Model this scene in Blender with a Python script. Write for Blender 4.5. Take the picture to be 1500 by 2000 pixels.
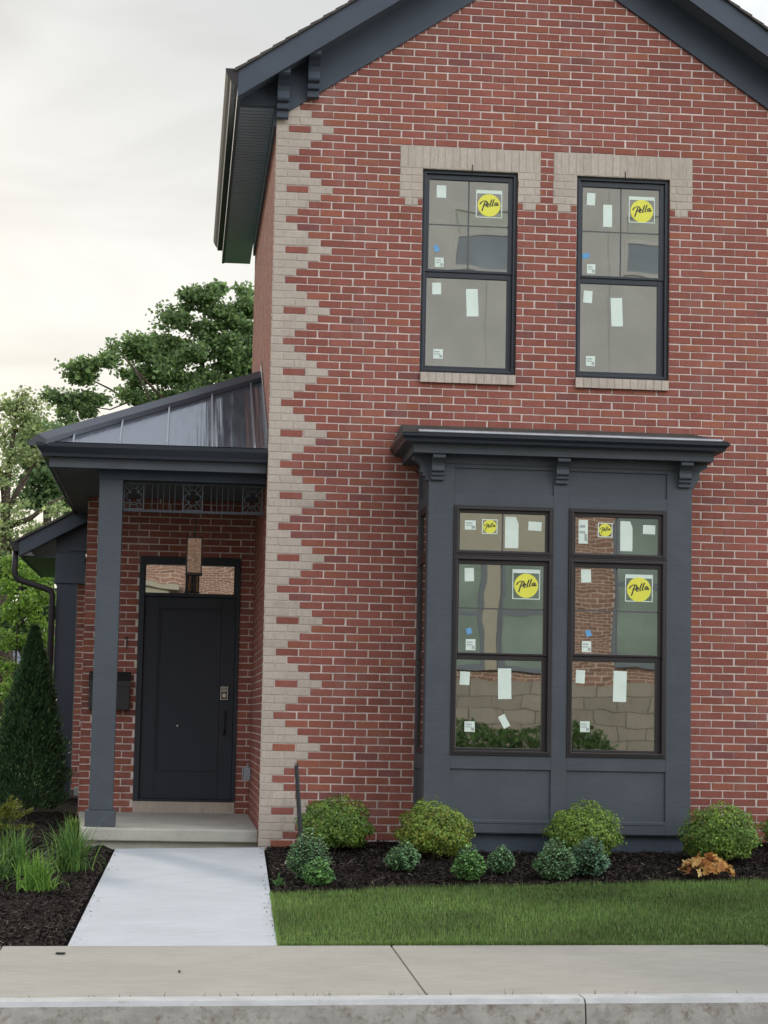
import bpy, math, random
import numpy as np
from mathutils import Vector, Matrix

C = bpy.context.scene
for o in list(bpy.data.objects):
    bpy.data.objects.remove(o)
rnd = random.Random(7)
nr = np.random.default_rng(11)
PI = math.pi

# ------------------------------------------------------------------ camera
CP = Vector((-0.70509, -17.75956, 1.11569))
CR = ((0.99489, -0.02943, -0.09653), (-0.09898, -0.09797, -0.99026), (0.01969, 0.99475, -0.10038))
cam = bpy.data.cameras.new('camera'); co = bpy.data.objects.new('camera', cam)
C.collection.objects.link(co)
m4 = Matrix(CR).to_4x4(); m4.translation = CP
co.matrix_world = m4
cam.sensor_fit = 'VERTICAL'; cam.sensor_height = 24.0; cam.lens = 48.0
cam.clip_start = 0.1; cam.clip_end = 3000
C.camera = co
RV = Vector([r[0] for r in CR]); UV_ = Vector([r[1] for r in CR]); FV = -Vector([r[2] for r in CR])

def at(px, py, Y):
    """point of the plane y = Y seen at a photo pixel (1500 x 2000)"""
    d = FV + RV * ((px - 750) / 4000) - UV_ * ((py - 1000) / 4000)
    return CP + d * ((Y - CP.y) / d.y)

# ------------------------------------------------------------------ light
SUN_DIR = Vector((-0.42, 0.84, 0.36)).normalized()      # towards the sun
w = bpy.data.worlds.new('World'); C.world = w; w.use_nodes = True
nt = w.node_tree; N = nt.nodes; L = nt.links
N.clear()
out = N.new('ShaderNodeOutputWorld')
sky = N.new('ShaderNodeTexSky'); sky.sky_type = 'NISHITA'; sky.sun_disc = False
sky.sun_elevation = math.asin(SUN_DIR.z); sky.sun_rotation = math.atan2(SUN_DIR.x, SUN_DIR.y)
sky.dust_density = 4.0; sky.air_density = 1.5
bg1 = N.new('ShaderNodeBackground'); bg1.inputs[1].default_value = 0.10
L.new(sky.outputs[0], bg1.inputs[0])
tc = N.new('ShaderNodeTexCoord')
sep = N.new('ShaderNodeSeparateXYZ'); L.new(tc.outputs['Generated'], sep.inputs[0])
ramp = N.new('ShaderNodeValToRGB')                       # pale overcast, warmer near the horizon
cr = ramp.color_ramp
cr.elements[0].position = 0.0; cr.elements[0].color = (0.93, 0.89, 0.79, 1)
cr.elements[1].position = 1.0; cr.elements[1].color = (0.60, 0.63, 0.68, 1)
for p, c in ((0.10, (0.91, 0.885, 0.81, 1)), (0.19, (0.81, 0.81, 0.79, 1)), (0.33, (0.61, 0.63, 0.64, 1))):
    e = cr.elements.new(p); e.color = c
L.new(sep.outputs['Z'], ramp.inputs[0])
nz = N.new('ShaderNodeTexNoise'); nz.inputs['Scale'].default_value = 4.5; nz.inputs['Detail'].default_value = 8; nz.inputs['Distortion'].default_value = 0.8
mp = N.new('ShaderNodeMapping'); mp.inputs['Scale'].default_value = (1.0, 1.0, 3.2)
L.new(tc.outputs['Generated'], mp.inputs[0]); L.new(mp.outputs[0], nz.inputs['Vector'])
mr = N.new('ShaderNodeMapRange'); mr.inputs[1].default_value = 0.35; mr.inputs[2].default_value = 0.7
mr.inputs[3].default_value = 0.90; mr.inputs[4].default_value = 1.12
L.new(nz.outputs[0], mr.inputs[0])
# glow added to the unseen front-right sky to light the facade, and a weaker bright patch to the upper right behind the gable
dp = N.new('ShaderNodeVectorMath'); dp.operation = 'DOT_PRODUCT'
dp.inputs[1].default_value = Vector((0.50, -0.76, 0.46)).normalized(); L.new(tc.outputs['Generated'], dp.inputs[0])
gl = N.new('ShaderNodeMapRange'); gl.inputs[1].default_value = 0.45; gl.inputs[2].default_value = 1.0
gl.inputs[3].default_value = 1.0; gl.inputs[4].default_value = 4.6
L.new(dp.outputs['Value'], gl.inputs[0])
dp2 = N.new('ShaderNodeVectorMath'); dp2.operation = 'DOT_PRODUCT'
dp2.inputs[1].default_value = Vector((0.36, 0.86, 0.42)).normalized(); L.new(tc.outputs['Generated'], dp2.inputs[0])
gl2 = N.new('ShaderNodeMapRange'); gl2.inputs[1].default_value = 0.975; gl2.inputs[2].default_value = 1.0
gl2.inputs[3].default_value = 1.0; gl2.inputs[4].default_value = 1.8
L.new(dp2.outputs['Value'], gl2.inputs[0])
mu = N.new('ShaderNodeMath'); mu.operation = 'MULTIPLY'; L.new(mr.outputs[0], mu.inputs[0]); L.new(gl.outputs[0], mu.inputs[1])
mu2 = N.new('ShaderNodeMath'); mu2.operation = 'MULTIPLY'; L.new(mu.outputs[0], mu2.inputs[0]); L.new(gl2.outputs[0], mu2.inputs[1])
bg2 = N.new('ShaderNodeBackground')
L.new(ramp.outputs[0], bg2.inputs[0]); L.new(mu2.outputs[0], bg2.inputs[1])
mx = N.new('ShaderNodeMixShader'); mx.inputs[0].default_value = 0.93
L.new(bg1.outputs[0], mx.inputs[1]); L.new(bg2.outputs[0], mx.inputs[2]); L.new(mx.outputs[0], out.inputs[0])

sl = bpy.data.lights.new('sun', 'SUN'); sl.energy = 1.7; sl.angle = math.radians(7); sl.color = (1.0, 0.90, 0.76)
so = bpy.data.objects.new('sun', sl); C.collection.objects.link(so)
so.rotation_euler = SUN_DIR.to_track_quat('Z', 'Y').to_euler()
C.view_settings.view_transform = 'Standard'; C.view_settings.look = 'None'
C.view_settings.exposure = 0.16; C.view_settings.gamma = 1.0
C.cycles.max_bounces = 8; C.cycles.transparent_max_bounces = 12

# ------------------------------------------------------------------ materials
MATS = {}
def new_mat(name):
    m = bpy.data.materials.new(name); m.use_nodes = True
    t = m.node_tree; b = t.nodes['Principled BSDF']
    MATS[name] = m
    return m, t, b

def noise(t, scale, detail=4, rough=0.55, stretch=None, coord='Object'):
    tcn = t.nodes.new('ShaderNodeTexCoord'); n = t.nodes.new('ShaderNodeTexNoise')
    n.inputs['Scale'].default_value = scale; n.inputs['Detail'].default_value = detail
    n.inputs['Roughness'].default_value = rough
    if stretch:
        mpn = t.nodes.new('ShaderNodeMapping'); mpn.inputs['Scale'].default_value = stretch
        t.links.new(tcn.outputs[coord], mpn.inputs[0]); t.links.new(mpn.outputs[0], n.inputs['Vector'])
    else:
        t.links.new(tcn.outputs[coord], n.inputs['Vector'])
    return n.outputs[0]

def rng(t, src, a, b, lo=0.3, hi=0.7):
    r = t.nodes.new('ShaderNodeMapRange')
    r.inputs[1].default_value = lo; r.inputs[2].default_value = hi
    r.inputs[3].default_value = a; r.inputs[4].default_value = b
    t.links.new(src, r.inputs[0]); return r.outputs[0]

def mul_col(t, col, fac):
    """col: socket or rgb; fac: value socket"""
    v = t.nodes.new('ShaderNodeVectorMath'); v.operation = 'SCALE'
    if isinstance(col, tuple): v.inputs[0].default_value = col
    else: t.links.new(col, v.inputs[0])
    t.links.new(fac, v.inputs['Scale']); return v.outputs[0]

def mixc(t, fac, a, b):
    m = t.nodes.new('ShaderNodeMix'); m.data_type = 'RGBA'
    for i, c in ((6, a), (7, b)):
        if isinstance(c, tuple): m.inputs[i].default_value = (*c, 1)
        else: t.links.new(c, m.inputs[i])
    if isinstance(fac, float): m.inputs[0].default_value = fac
    else: t.links.new(fac, m.inputs[0])
    return m.outputs[2]

def bump(t, b, h, strength=0.4, dist=0.004):
    n = t.nodes.new('ShaderNodeBump'); n.inputs['Strength'].default_value = strength
    n.inputs['Distance'].default_value = dist
    t.links.new(h, n.inputs['Height']); t.links.new(n.outputs[0], b.inputs['Normal'])

def attr(t, name='Col'):
    a = t.nodes.new('ShaderNodeAttribute'); a.attribute_name = name; return a.outputs['Color']

def simple(name, col, rough=0.6, var=0.12, scale=9, spec=0.5, metal=0.0, bmp=0.0, bscale=120, stretch=None, bdist=0.002):
    m, t, b = new_mat(name)
    f = rng(t, noise(t, scale, 5), 1 - var, 1 + var)
    t.links.new(mul_col(t, col, f), b.inputs['Base Color'])
    b.inputs['Roughness'].default_value = rough; b.inputs['Metallic'].default_value = metal
    b.inputs['Specular IOR Level'].default_value = spec
    if bmp: bump(t, b, noise(t, bscale, 4, 0.6, stretch), bmp, bdist)
    return m

# bricks: colour per brick from an attribute, broken up with grain, streaks and faint wash stains
def brick_mat(name, tint):
    m, t, b = new_mat(name)
    g = rng(t, noise(t, 160, 4, 0.7), 0.80, 1.18)
    s = rng(t, noise(t, 1.3, 5, 0.6), 0.90, 1.10)
    st = rng(t, noise(t, 45, 3, 0.6, (1, 1, 0.35)), 0.90, 1.08)
    c = mul_col(t, mul_col(t, mul_col(t, attr(t), g), s), st)
    # lime bloom and splash dirt in patches
    c = mixc(t, rng(t, noise(t, 3.2, 7, 0.7, (1, 1, 0.6)), 0.0, 0.30, 0.52, 0.74), c, (0.34, 0.255, 0.235))
    c = mixc(t, rng(t, noise(t, 5.0, 6, 0.7, (1.6, 1, 0.25)), 0.0, 0.35, 0.55, 0.75), c, (0.12, 0.065, 0.055))
    t.links.new(c, b.inputs['Base Color'])
    b.inputs['Roughness'].default_value = 0.88; b.inputs['Specular IOR Level'].default_value = 0.25
    bump(t, b, noise(t, 210, 5, 0.7, (1, 1, 0.5)), 0.5, 0.003)
brick_mat('brick', 1)
simple('mortar', (0.63, 0.54, 0.51), 0.95, 0.24, 9, 0.1, bmp=0.4, bscale=300)
simple('tan_mortar', (0.445, 0.385, 0.335), 0.95, 0.10, 14, 0.1, bmp=0.4, bscale=300)
TRIM = (0.066, 0.077, 0.094)
def grain(name, stretch):
    m, t, b = new_mat(name)
    g = noise(t, 26, 5, 0.65, stretch)
    f = rng(t, g, 0.93, 1.07, 0.35, 0.65); f2 = rng(t, noise(t, 2.2, 6, 0.65), 0.88, 1.12)
    t.links.new(mul_col(t, mul_col(t, TRIM, f), f2), b.inputs['Base Color'])
    b.inputs['Roughness'].default_value = 0.6; b.inputs['Specular IOR Level'].default_value = 0.35
    bump(t, b, g, 0.45, 0.003)
grain('trim', (0.35, 1, 4.0)); grain('trim_horizontal', (0.22, 1, 5.0))
simple('trim_dark', (0.052, 0.066, 0.092), 0.6, 0.08, 4, 0.35, bmp=0.2, bscale=60)
simple('soffit', (0.10, 0.122, 0.155), 0.6, 0.08, 6, 0.35)
simple('gutter', (0.024, 0.030, 0.042), 0.38, 0.06, 4, 0.5)
simple('gutter_bronze', (0.036, 0.032, 0.036), 0.55, 0.06, 4, 0.22)
simple('window_frame', (0.021, 0.017, 0.019), 0.42, 0.06, 6, 0.5)
simple('window_frame_blue', (0.018, 0.024, 0.036), 0.42, 0.06, 6, 0.5)
simple('door_paint', (0.0165, 0.0210, 0.0330), 0.50, 0.06, 4, 0.4, bmp=0.12, bscale=60, stretch=(6, 6, 0.7))
simple('black_metal', (0.012, 0.012, 0.014), 0.45, 0.08, 10, 0.5)
simple('chrome', (0.55, 0.55, 0.56), 0.18, 0.04, 20, 0.5, 1.0)
simple('box_grey', (0.30, 0.33, 0.38), 0.5, 0.08, 20)
simple('paper', (0.66, 0.76, 0.70), 0.7, 0.05, 8)
simple('label_print', (0.36, 0.40, 0.40), 0.7, 0.35, 60)
simple('tape_blue', (0.12, 0.34, 0.62), 0.6, 0.10, 30)
simple('sticker_yellow', (0.74, 0.72, 0.08), 0.55, 0.04, 8)
simple('sticker_ink', (0.035, 0.035, 0.03), 0.6, 0.04, 8)
simple('drip_edge', (0.22, 0.23, 0.25), 0.35, 0.2, 5, 0.5, 0.6)
simple('drywall', (0.30, 0.295, 0.30), 0.9, 0.06, 2)
simple('bark', (0.075, 0.06, 0.048), 0.95, 0.35, 18, 0.1, bmp=0.8, bscale=26, stretch=(3, 3, 0.5), bdist=0.02)
simple('stake_black', (0.016, 0.017, 0.021), 0.6, 0.2, 30)
simple('siding_grey', (0.16, 0.18, 0.22), 0.8, 0.08, 3)
simple('fret_paint', (0.026, 0.033, 0.044), 0.5, 0.08, 6)
simple('fret_light', (0.044, 0.057, 0.072), 0.5, 0.08, 6)
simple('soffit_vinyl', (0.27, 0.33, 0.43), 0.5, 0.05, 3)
simple('siding_taupe', (0.60, 0.59, 0.61), 0.85, 0.10, 1.2)
simple('pale_trim', (0.36, 0.335, 0.285), 0.7, 0.06, 2)
simple('far_glass', (0.20, 0.25, 0.235), 0.05, 0.3, 0.8, 0.5, 0.8)
simple('far_blind', (0.55, 0.57, 0.55), 0.7, 0.06, 2)
simple('far_blue', (0.31, 0.35, 0.42), 0.3, 0.2, 1)

# standing seam metal: satin dark paint, slightly oil-canned
m, t, b = new_mat('roof_metal')
b.inputs['Metallic'].default_value = 0.85
b.inputs['Base Color'].default_value = (0.285, 0.315, 0.375, 1)
t.links.new(rng(t, noise(t, 3, 3, 0.5, (6, 1, 1)), 0.14, 0.26), b.inputs['Roughness'])
bump(t, b, noise(t, 2.0, 2, 0.5, (7, 0.12, 0.12)), 0.55, 0.012)
simple('seam_metal', (0.40, 0.43, 0.48), 0.3, 0.05, 3, 0.5, 0.7)
simple('roof_cap', (0.085, 0.095, 0.118), 0.42, 0.08, 3, 0.45, 0.3)
# asphalt shingles
m, t, b = new_mat('shingle')
f = rng(t, noise(t, 90, 4, 0.7), 0.6, 1.4); f2 = rng(t, noise(t, 6, 2), 0.8, 1.2)
t.links.new(mul_col(t, mul_col(t, (0.075, 0.066, 0.062), f), f2), b.inputs['Base Color'])
b.inputs['Roughness'].default_value = 0.95

# glass: coated pane, part mirror and part clear, faintly wavy
def glass(name, refl, tint, wav):
    m = bpy.data.materials.new(name); m.use_nodes = True; MATS[name] = m
    t = m.node_tree; t.nodes.clear()
    o = t.nodes.new('ShaderNodeOutputMaterial'); mxs = t.nodes.new('ShaderNodeMixShader')
    gls = t.nodes.new('ShaderNodeBsdfGlossy'); gls.inputs['Roughness'].default_value = 0.012
    gls.inputs['Color'].default_value = (0.92, 0.96, 0.93, 1)
    tr = t.nodes.new('ShaderNodeBsdfTransparent'); tr.inputs[0].default_value = (*tint, 1)
    mxs.inputs[0].default_value = refl
    bn = t.nodes.new('ShaderNodeBump'); bn.inputs['Strength'].default_value = 1.0; bn.inputs['Distance'].default_value = wav
    t.links.new(noise(t, 2.6, 1, 0.4), bn.inputs['Height']); t.links.new(bn.outputs[0], gls.inputs['Normal'])
    t.links.new(tr.outputs[0], mxs.inputs[1]); t.links.new(gls.outputs[0], mxs.inputs[2]); t.links.new(mxs.outputs[0], o.inputs[0])
glass('pane_bay', 0.62, (0.6, 0.66, 0.62), 0.0008)
glass('pane_upper', 0.42, (0.62, 0.65, 0.68), 0.0005)
glass('pane_door', 0.85, (0.5, 0.5, 0.5), 0.0010)
glass('lantern_pane', 0.50, (0.72, 0.60, 0.46), 0.006)  # warm tint puts reflected brick into the glass colour
simple('grid_bar', (0.075, 0.075, 0.08), 0.5, 0.05, 6)
m, t, b = new_mat('lantern_glass')  # mottled orange-brown base colour paints in a brick reflection
b.inputs['Base Color'].default_value = (0.28, 0.16, 0.10, 1); b.inputs['Roughness'].default_value = 0.15
b.inputs['Specular IOR Level'].default_value = 0.9
t.links.new(mul_col(t, (0.44, 0.27, 0.18), rng(t, noise(t, 40, 3, 0.7, (1, 1, 0.4)), 0.5, 1.5)), b.inputs['Base Color'])

# concretes
def concrete(name, col, var, scale, stain=None, sfac=(0.52, 0.7), streak=None, sscale=5.5):
    m, t, b = new_mat(name)
    f = rng(t, noise(t, scale, 6, 0.65), 1 - var, 1 + var)
    g = rng(t, noise(t, 240, 3, 0.7), 0.88, 1.10)
    c = mul_col(t, mul_col(t, col, f), g)
    if streak:
        c = mul_col(t, c, rng(t, noise(t, 7, 5, 0.6, streak), 0.93, 1.07))
    if stain:
        c = mixc(t, rng(t, noise(t, sscale, 9, 0.78), 0.0, 0.85, *sfac), c, stain)
    t.links.new(c, b.inputs['Base Color'])
    b.inputs['Roughness'].default_value = 0.93; b.inputs['Specular IOR Level'].default_value = 0.2
    bump(t, b, noise(t, 260, 4, 0.7), 0.35, 0.003)
concrete('concrete_walk', (0.475, 0.50, 0.53), 0.07, 1.6, (0.36, 0.36, 0.35), (0.56, 0.85), streak=(0.6, 5, 1))
concrete('concrete_side', (0.36, 0.342, 0.305), 0.10, 1.2, streak=(0.7, 4, 1))
concrete('concrete_slab', (0.40, 0.385, 0.345), 0.12, 2.4, (0.21, 0.18, 0.12), (0.60, 0.80), streak=(1, 4, 1))
concrete('concrete_kerb_top', (0.49, 0.49, 0.49), 0.14, 5.0, (0.27, 0.25, 0.22), (0.55, 0.75), sscale=14)
concrete('concrete_kerb_face', (0.40, 0.385, 0.355), 0.22, 7.0, (0.15, 0.105, 0.07), (0.50, 0.68), streak=(0.8, 1, 8), sscale=16)
concrete('joint_dark', (0.05, 0.045, 0.04), 0.2, 8)
concrete('asphalt', (0.055, 0.055, 0.057), 0.2, 6)
simple('mulch', (0.019, 0.015, 0.014), 1.0, 0.5, 30, 0.05, bmp=1.0, bscale=90, bdist=0.03)
m, t, b = new_mat('mulch_chip'); t.links.new(attr(t), b.inputs['Base Color']); b.inputs['Roughness'].default_value = 0.95
b.inputs['Specular IOR Level'].default_value = 0.15
simple('soil_green', (0.028, 0.045, 0.015), 1.0, 0.4, 12, 0.05)
simple('far_grass', (0.06, 0.10, 0.03), 1.0, 0.3, 3, 0.05)

def leaf_mat(name, trans=0.35, rough=0.55):
    m, t, b = new_mat(name)
    col = mul_col(t, attr(t), rng(t, noise(t, 14, 3), 0.82, 1.18))
    t.links.new(col, b.inputs['Base Color']); b.inputs['Roughness'].default_value = rough
    b.inputs['Specular IOR Level'].default_value = 0.3
    tr = t.nodes.new('ShaderNodeBsdfTranslucent'); t.links.new(col, tr.inputs[0])
    ms = t.nodes.new('ShaderNodeMixShader'); ms.inputs[0].default_value = trans
    o = t.nodes['Material Output']
    t.links.new(b.outputs[0], ms.inputs[1]); t.links.new(tr.outputs[0], ms.inputs[2]); t.links.new(ms.outputs[0], o.inputs[0])
leaf_mat('leaf', 0.45); leaf_mat('leaf_thick', 0.30, 0.5); leaf_mat('grass_blade', 0.42, 0.55)

# ------------------------------------------------------------------ mesh helpers
class MB:
    """collects faces, builds ONE mesh object"""
    def __init__(s): s.v = []; s.f = []; s.m = []; s.c = []
    def add(s, vs, fs, mi=0, col=(1, 1, 1)):
        k = len(s.v); s.v += [tuple(x) for x in vs]
        for f in fs: s.f.append([k + i for i in f]); s.m.append(mi); s.c.append(col)
    def box(s, x0, x1, y0, y1, z0, z1, mi=0, col=(1, 1, 1)):
        if x1 < x0: x0, x1 = x1, x0
        if y1 < y0: y0, y1 = y1, y0
        if z1 < z0: z0, z1 = z1, z0
        s.add([(x0, y0, z0), (x1, y0, z0), (x1, y1, z0), (x0, y1, z0), (x0, y0, z1), (x1, y0, z1), (x1, y1, z1), (x0, y1, z1)],
              [(3, 2, 1, 0), (4, 5, 6, 7), (0, 1, 5, 4), (1, 2, 6, 5), (2, 3, 7, 6), (3, 0, 4, 7)], mi, col)
    def quad(s, a, b, c, d, mi=0, col=(1, 1, 1)): s.add([a, b, c, d], [(0, 1, 2, 3)], mi, col)
    def prism(s, prof, axis, a0, a1, mi=0, col=(1, 1, 1)):
        """polygon extruded along an axis; prof gives the other two coordinates in xyz order"""
        def P(p, a):
            return (a, p[0], p[1]) if axis == 'x' else ((p[0], a, p[1]) if axis == 'y' else (p[0], p[1], a))
        n = len(prof)
        s.add([P(p, a0) for p in prof] + [P(p, a1) for p in prof],
              [tuple(range(n)), tuple(range(2 * n - 1, n - 1, -1))] + [(i, i + n, (i + 1) % n + n, (i + 1) % n) for i in range(n)], mi, col)
    def ring(s, x0, x1, z0, z1, ix0, ix1, iz0, iz1, y0, y1, mi=0):
        s.box(x0, ix0, y0, y1, z0, z1, mi); s.box(ix1, x1, y0, y1, z0, z1, mi)
        s.box(ix0, ix1, y0, y1, z0, iz0, mi); s.box(ix0, ix1, y0, y1, iz1, z1, mi)
    def tube(s, pts, rad, n=7, mi=0, col=(1, 1, 1), cap=True):
        pts = [Vector(p) for p in pts]
        if not isinstance(rad, (list, tuple)): rad = [rad] * len(pts)
        vs = []; up = Vector((0.3, 0.2, 0.93))
        for i, p in enumerate(pts):
            d = (pts[min(i + 1, len(pts) - 1)] - pts[max(i - 1, 0)]).normalized()
            a = d.cross(up)
            if a.length < 0.05: a = d.cross(Vector((1, 0, 0)))
            a.normalize(); b = d.cross(a)
            for k in range(n):
                th = 2 * PI * k / n
                vs.append(p + (a * math.cos(th) + b * math.sin(th)) * rad[i])
        fs = []
        for i in range(len(pts) - 1):
            for k in range(n):
                fs.append((i * n + k, i * n + (k + 1) % n, (i + 1) * n + (k + 1) % n, (i + 1) * n + k))
        if cap: fs += [tuple(range(n - 1, -1, -1)), tuple(range((len(pts) - 1) * n, len(pts) * n))]
        s.add(vs, fs, mi, col)
    def sweep(s, prof, path, mi=0):
        """prof: (offset, z) points; path(offset) -> list of xy points"""
        rows = [[(x, y, z) for x, y in path(o)] for o, z in prof]
        for i in range(len(rows) - 1):
            for k in range(len(rows[0]) - 1):
                s.quad(rows[i][k], rows[i][k + 1], rows[i + 1][k + 1], rows[i + 1][k], mi)
        for k in (0, len(rows[0]) - 1):
            s.add([r[k] for r in rows], [tuple(range(len(rows)))], mi)
    def build(s, name, mats, parent=None, org=(0, 0, 0), bev=0.0, smooth=False):
        me = bpy.data.meshes.new(name)
        o_ = Vector(org)
        me.from_pydata([(x - o_.x, y - o_.y, z - o_.z) for x, y, z in s.v], [], s.f)
        for mm in (mats if isinstance(mats, (list, tuple)) else [mats]): me.materials.append(MATS[mm])
        me.polygons.foreach_set('material_index', s.m)
        a = me.attributes.new('Col', 'FLOAT_COLOR', 'FACE')
        a.data.foreach_set('color', np.array([(*c, 1) for c in s.c], np.float32).ravel())
        if smooth: me.polygons.foreach_set('use_smooth', [True] * len(s.f))
        me.update()
        return link(name, me, parent, bev)

def link(name, me, parent=None, bev=0.0):
    o = bpy.data.objects.new(name, me); C.collection.objects.link(o)
    if parent: o.parent = parent
    if bev:
        md = o.modifiers.new('bevel', 'BEVEL'); md.width = bev; md.segments = 2; md.limit_method = 'ANGLE'
        md.harden_normals = False
    return o

def npmesh(name, V, k, col, mat, parent=None, org=(0, 0, 0)):
    """V: (n*k, 3) array of faces with k corners each; col: (n, 3)"""
    V = np.asarray(V, np.float32) - np.array(org, np.float32); n = len(V) // k
    me = bpy.data.meshes.new(name)
    me.vertices.add(n * k); me.vertices.foreach_set('co', V.ravel())
    me.loops.add(n * k); me.loops.foreach_set('vertex_index', np.arange(n * k, dtype=np.int32))
    me.polygons.add(n); me.polygons.foreach_set('loop_start', np.arange(0, n * k, k, dtype=np.int32))
    me.polygons.foreach_set('loop_total', np.full(n, k, np.int32))
    me.materials.append(MATS[mat])
    a = me.attributes.new('Col', 'FLOAT_COLOR', 'FACE')
    c4 = np.ones((n, 4), np.float32); c4[:, :3] = np.clip(col, 0.002, 1); a.data.foreach_set('color', c4.ravel())
    me.update(calc_edges=True)
    return link(name, me, parent)

def thing(name, label, cat, loc=(0, 0, 0), group=None):
    o = bpy.data.objects.new(name, None); C.collection.objects.link(o); o.location = loc
    o.empty_display_size = 0.1
    return tag(o, label, cat, group)
def tag(o, label, cat, group=None):
    o['label'] = label; o['category'] = cat
    if group: o['group'] = group
    return o
def struct(o): o['kind'] = 'structure'; return o
def stuff(o, label, cat): o['kind'] = 'stuff'; return tag(o, label, cat)

# ------------------------------------------------------------------ terrain
def sm(a, b, x):
    u = min(1, max(0, (x - a) / (b - a))); return u * u * (3 - 2 * u)
def G(x, y):
    return 0.012 + 0.0525 * min(y, 4.5) + 0.011 * (min(8, max(-6, x)) - 1)
def GB(x, y):
    """planting bed: a little mounded under the bay"""
    return G(x, y) + 0.052 * sm(0.2, 1.1, x) * (1 - sm(0.2, 2.2, -y))
def SW(x, y):
    """sidewalk"""
    k = (y + 5.15) / -1.85
    return (-0.263 + 0.0105 * x) * (1 - k) + (-0.316 + 0.0125 * x) * k

def sheet(name, xs, ys, zf, mat):
    mb = MB(); nx, ny = len(xs), len(ys)
    mb.add([(x, y, zf(x, y)) for y in ys for x in xs],
           [(j * nx + i, j * nx + i + 1, (j + 1) * nx + i + 1, (j + 1) * nx + i) for j in range(ny - 1) for i in range(nx - 1)])
    return struct(mb.build(name, mat, smooth=True))
lin = lambda a, b, n: [a + (b - a) * i / (n - 1) for i in range(n)]

def ground_z(x, y):
    if y < -7.2: return -0.62
    if y < 9: return G(x, max(y, -5.2)) - 0.12
    return 0.12
sheet('ground', [-300, -60, -20, -8, -4, 0, 4, 8, 20, 60, 300], [-300, -80, -40, -7.3, -7.1, -5, 0, 4.5, 9, 20, 60, 200, 600], ground_z, 'far_grass')
sheet('road', lin(-60, 60, 9), [-17.0, -12, -7.25], lambda x, y: -0.47, 'asphalt')
bed = MB()
def bed_sheet(name, xs, ys):
    r = random.Random(3)
    return sheet(name, xs, ys, lambda x, y: GB(x, y) + (r.uniform(-0.012, 0.012) if x > .10 else -.035), 'mulch')
bed_sheet('mulch_bed', lin(-0.05, 6.0, 70), lin(-3.3, 0.0, 40))
def left_z(x, y): return G(x, y) - 0.012
r3 = random.Random(4)
sheet('mulch_ground', lin(-5.5, -1.15, 50), lin(-5.16, 7.4, 100), lambda x, y: left_z(x, y) + (r3.uniform(-0.012, 0.012) if x < -1.30 - .0243 * max(0, -y) else -.03), 'mulch')
EDGE = [(-0.3, -2.95), (-0.01, -2.90), (0.44, -2.77), (1.01, -2.66), (1.79, -2.52), (2.6, -2.37), (3.2, -2.28), (3.83, -2.19), (4.6, -2.12), (6.0, -2.05)]
def edge_y(x):
    for (a, b), (c, d) in zip(EDGE, EDGE[1:]):
        if x <= c: return b + (d - b) * (x - a) / (c - a)
    return EDGE[-1][1]
mb = MB(); xs = lin(-0.08, 6.0, 40)
for a, b in zip(xs, xs[1:]):
    for k in range(6):
        P = []
        for x, kk in ((a, k), (b, k), (b, k + 1), (a, k + 1)):
            y = -5.15 + (edge_y(x) + 5.15) * kk / 6; P.append((x, y, G(x, y) + 0.004))
        mb.quad(*P)
struct(mb.build('lawn', 'soil_green'))
# front walk: one pale new slab
mb = MB()
T = [(-1.213, -0.05, -0.026), (0.046, -0.05, 0.003), (-0.067, -5.145, -0.262), (-1.337, -5.145, -0.283)]
nseg = 8; tv = []
for i in range(nseg + 1):
    k = i / nseg
    for a, b in ((T[0], T[3]), (T[1], T[2])):
        x, y, z = (a[j] + (b[j] - a[j]) * k for j in range(3)); tv.append((x, y, z))
lo = [(x, y, z - 0.1) for x, y, z in tv]; n2 = len(tv)
mb.add(tv + lo, [(2 * i, 2 * i + 2, 2 * i + 3, 2 * i + 1) for i in range(nseg)] + [(2 * i + n2, 2 * i + 2 + n2, 2 * i + 2, 2 * i) for i in range(nseg)]
       + [(2 * i + 1, 2 * i + 3, 2 * i + 3 + n2, 2 * i + 1 + n2) for i in range(nseg)] + [(0, 1, 1 + n2, n2), (n2 - 2, 2 * n2 - 2, 2 * n2 - 1, n2 - 1)])
struct(mb.build('front_walk', 'concrete_walk', bev=0.008))
# sidewalk slabs with tooled joints, then kerb
mb = MB(); js = [-9.5, -6.3, -4.0, -1.72, 0.62, 2.95, 5.3, 8.5, 12]
for a, b in zip(js, js[1:]):
    a += 0.005; b -= 0.005
    top = [(a, -7.0, SW(a, -7.0)), (b, -7.0, SW(b, -7.0)), (b, -5.155, SW(b, -5.155)), (a, -5.155, SW(a, -5.155))]
    mb.add(top + [(x, y, z - 0.1) for x, y, z in top], [(0, 1, 2, 3), (0, 4, 5, 1), (1, 5, 6, 2), (2, 6, 7, 3), (3, 7, 4, 0)])
struct(mb.build('sidewalk', 'concrete_side', bev=0.006))
mb = MB()
mb.quad((-10, -7.0, SW(-10, -7.0) - 0.03), (12, -7.0, SW(12, -7.0) - 0.03), (12, -5.16, SW(12, -5.16) - 0.03), (-10, -5.16, SW(-10, -5.16) - 0.03))
struct(mb.build('sidewalk_base', 'joint_dark'))
mb = MB(); kj = [-9.5, -4.6, -1.6, 1.414, 4.4, 7.4, 12]
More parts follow.
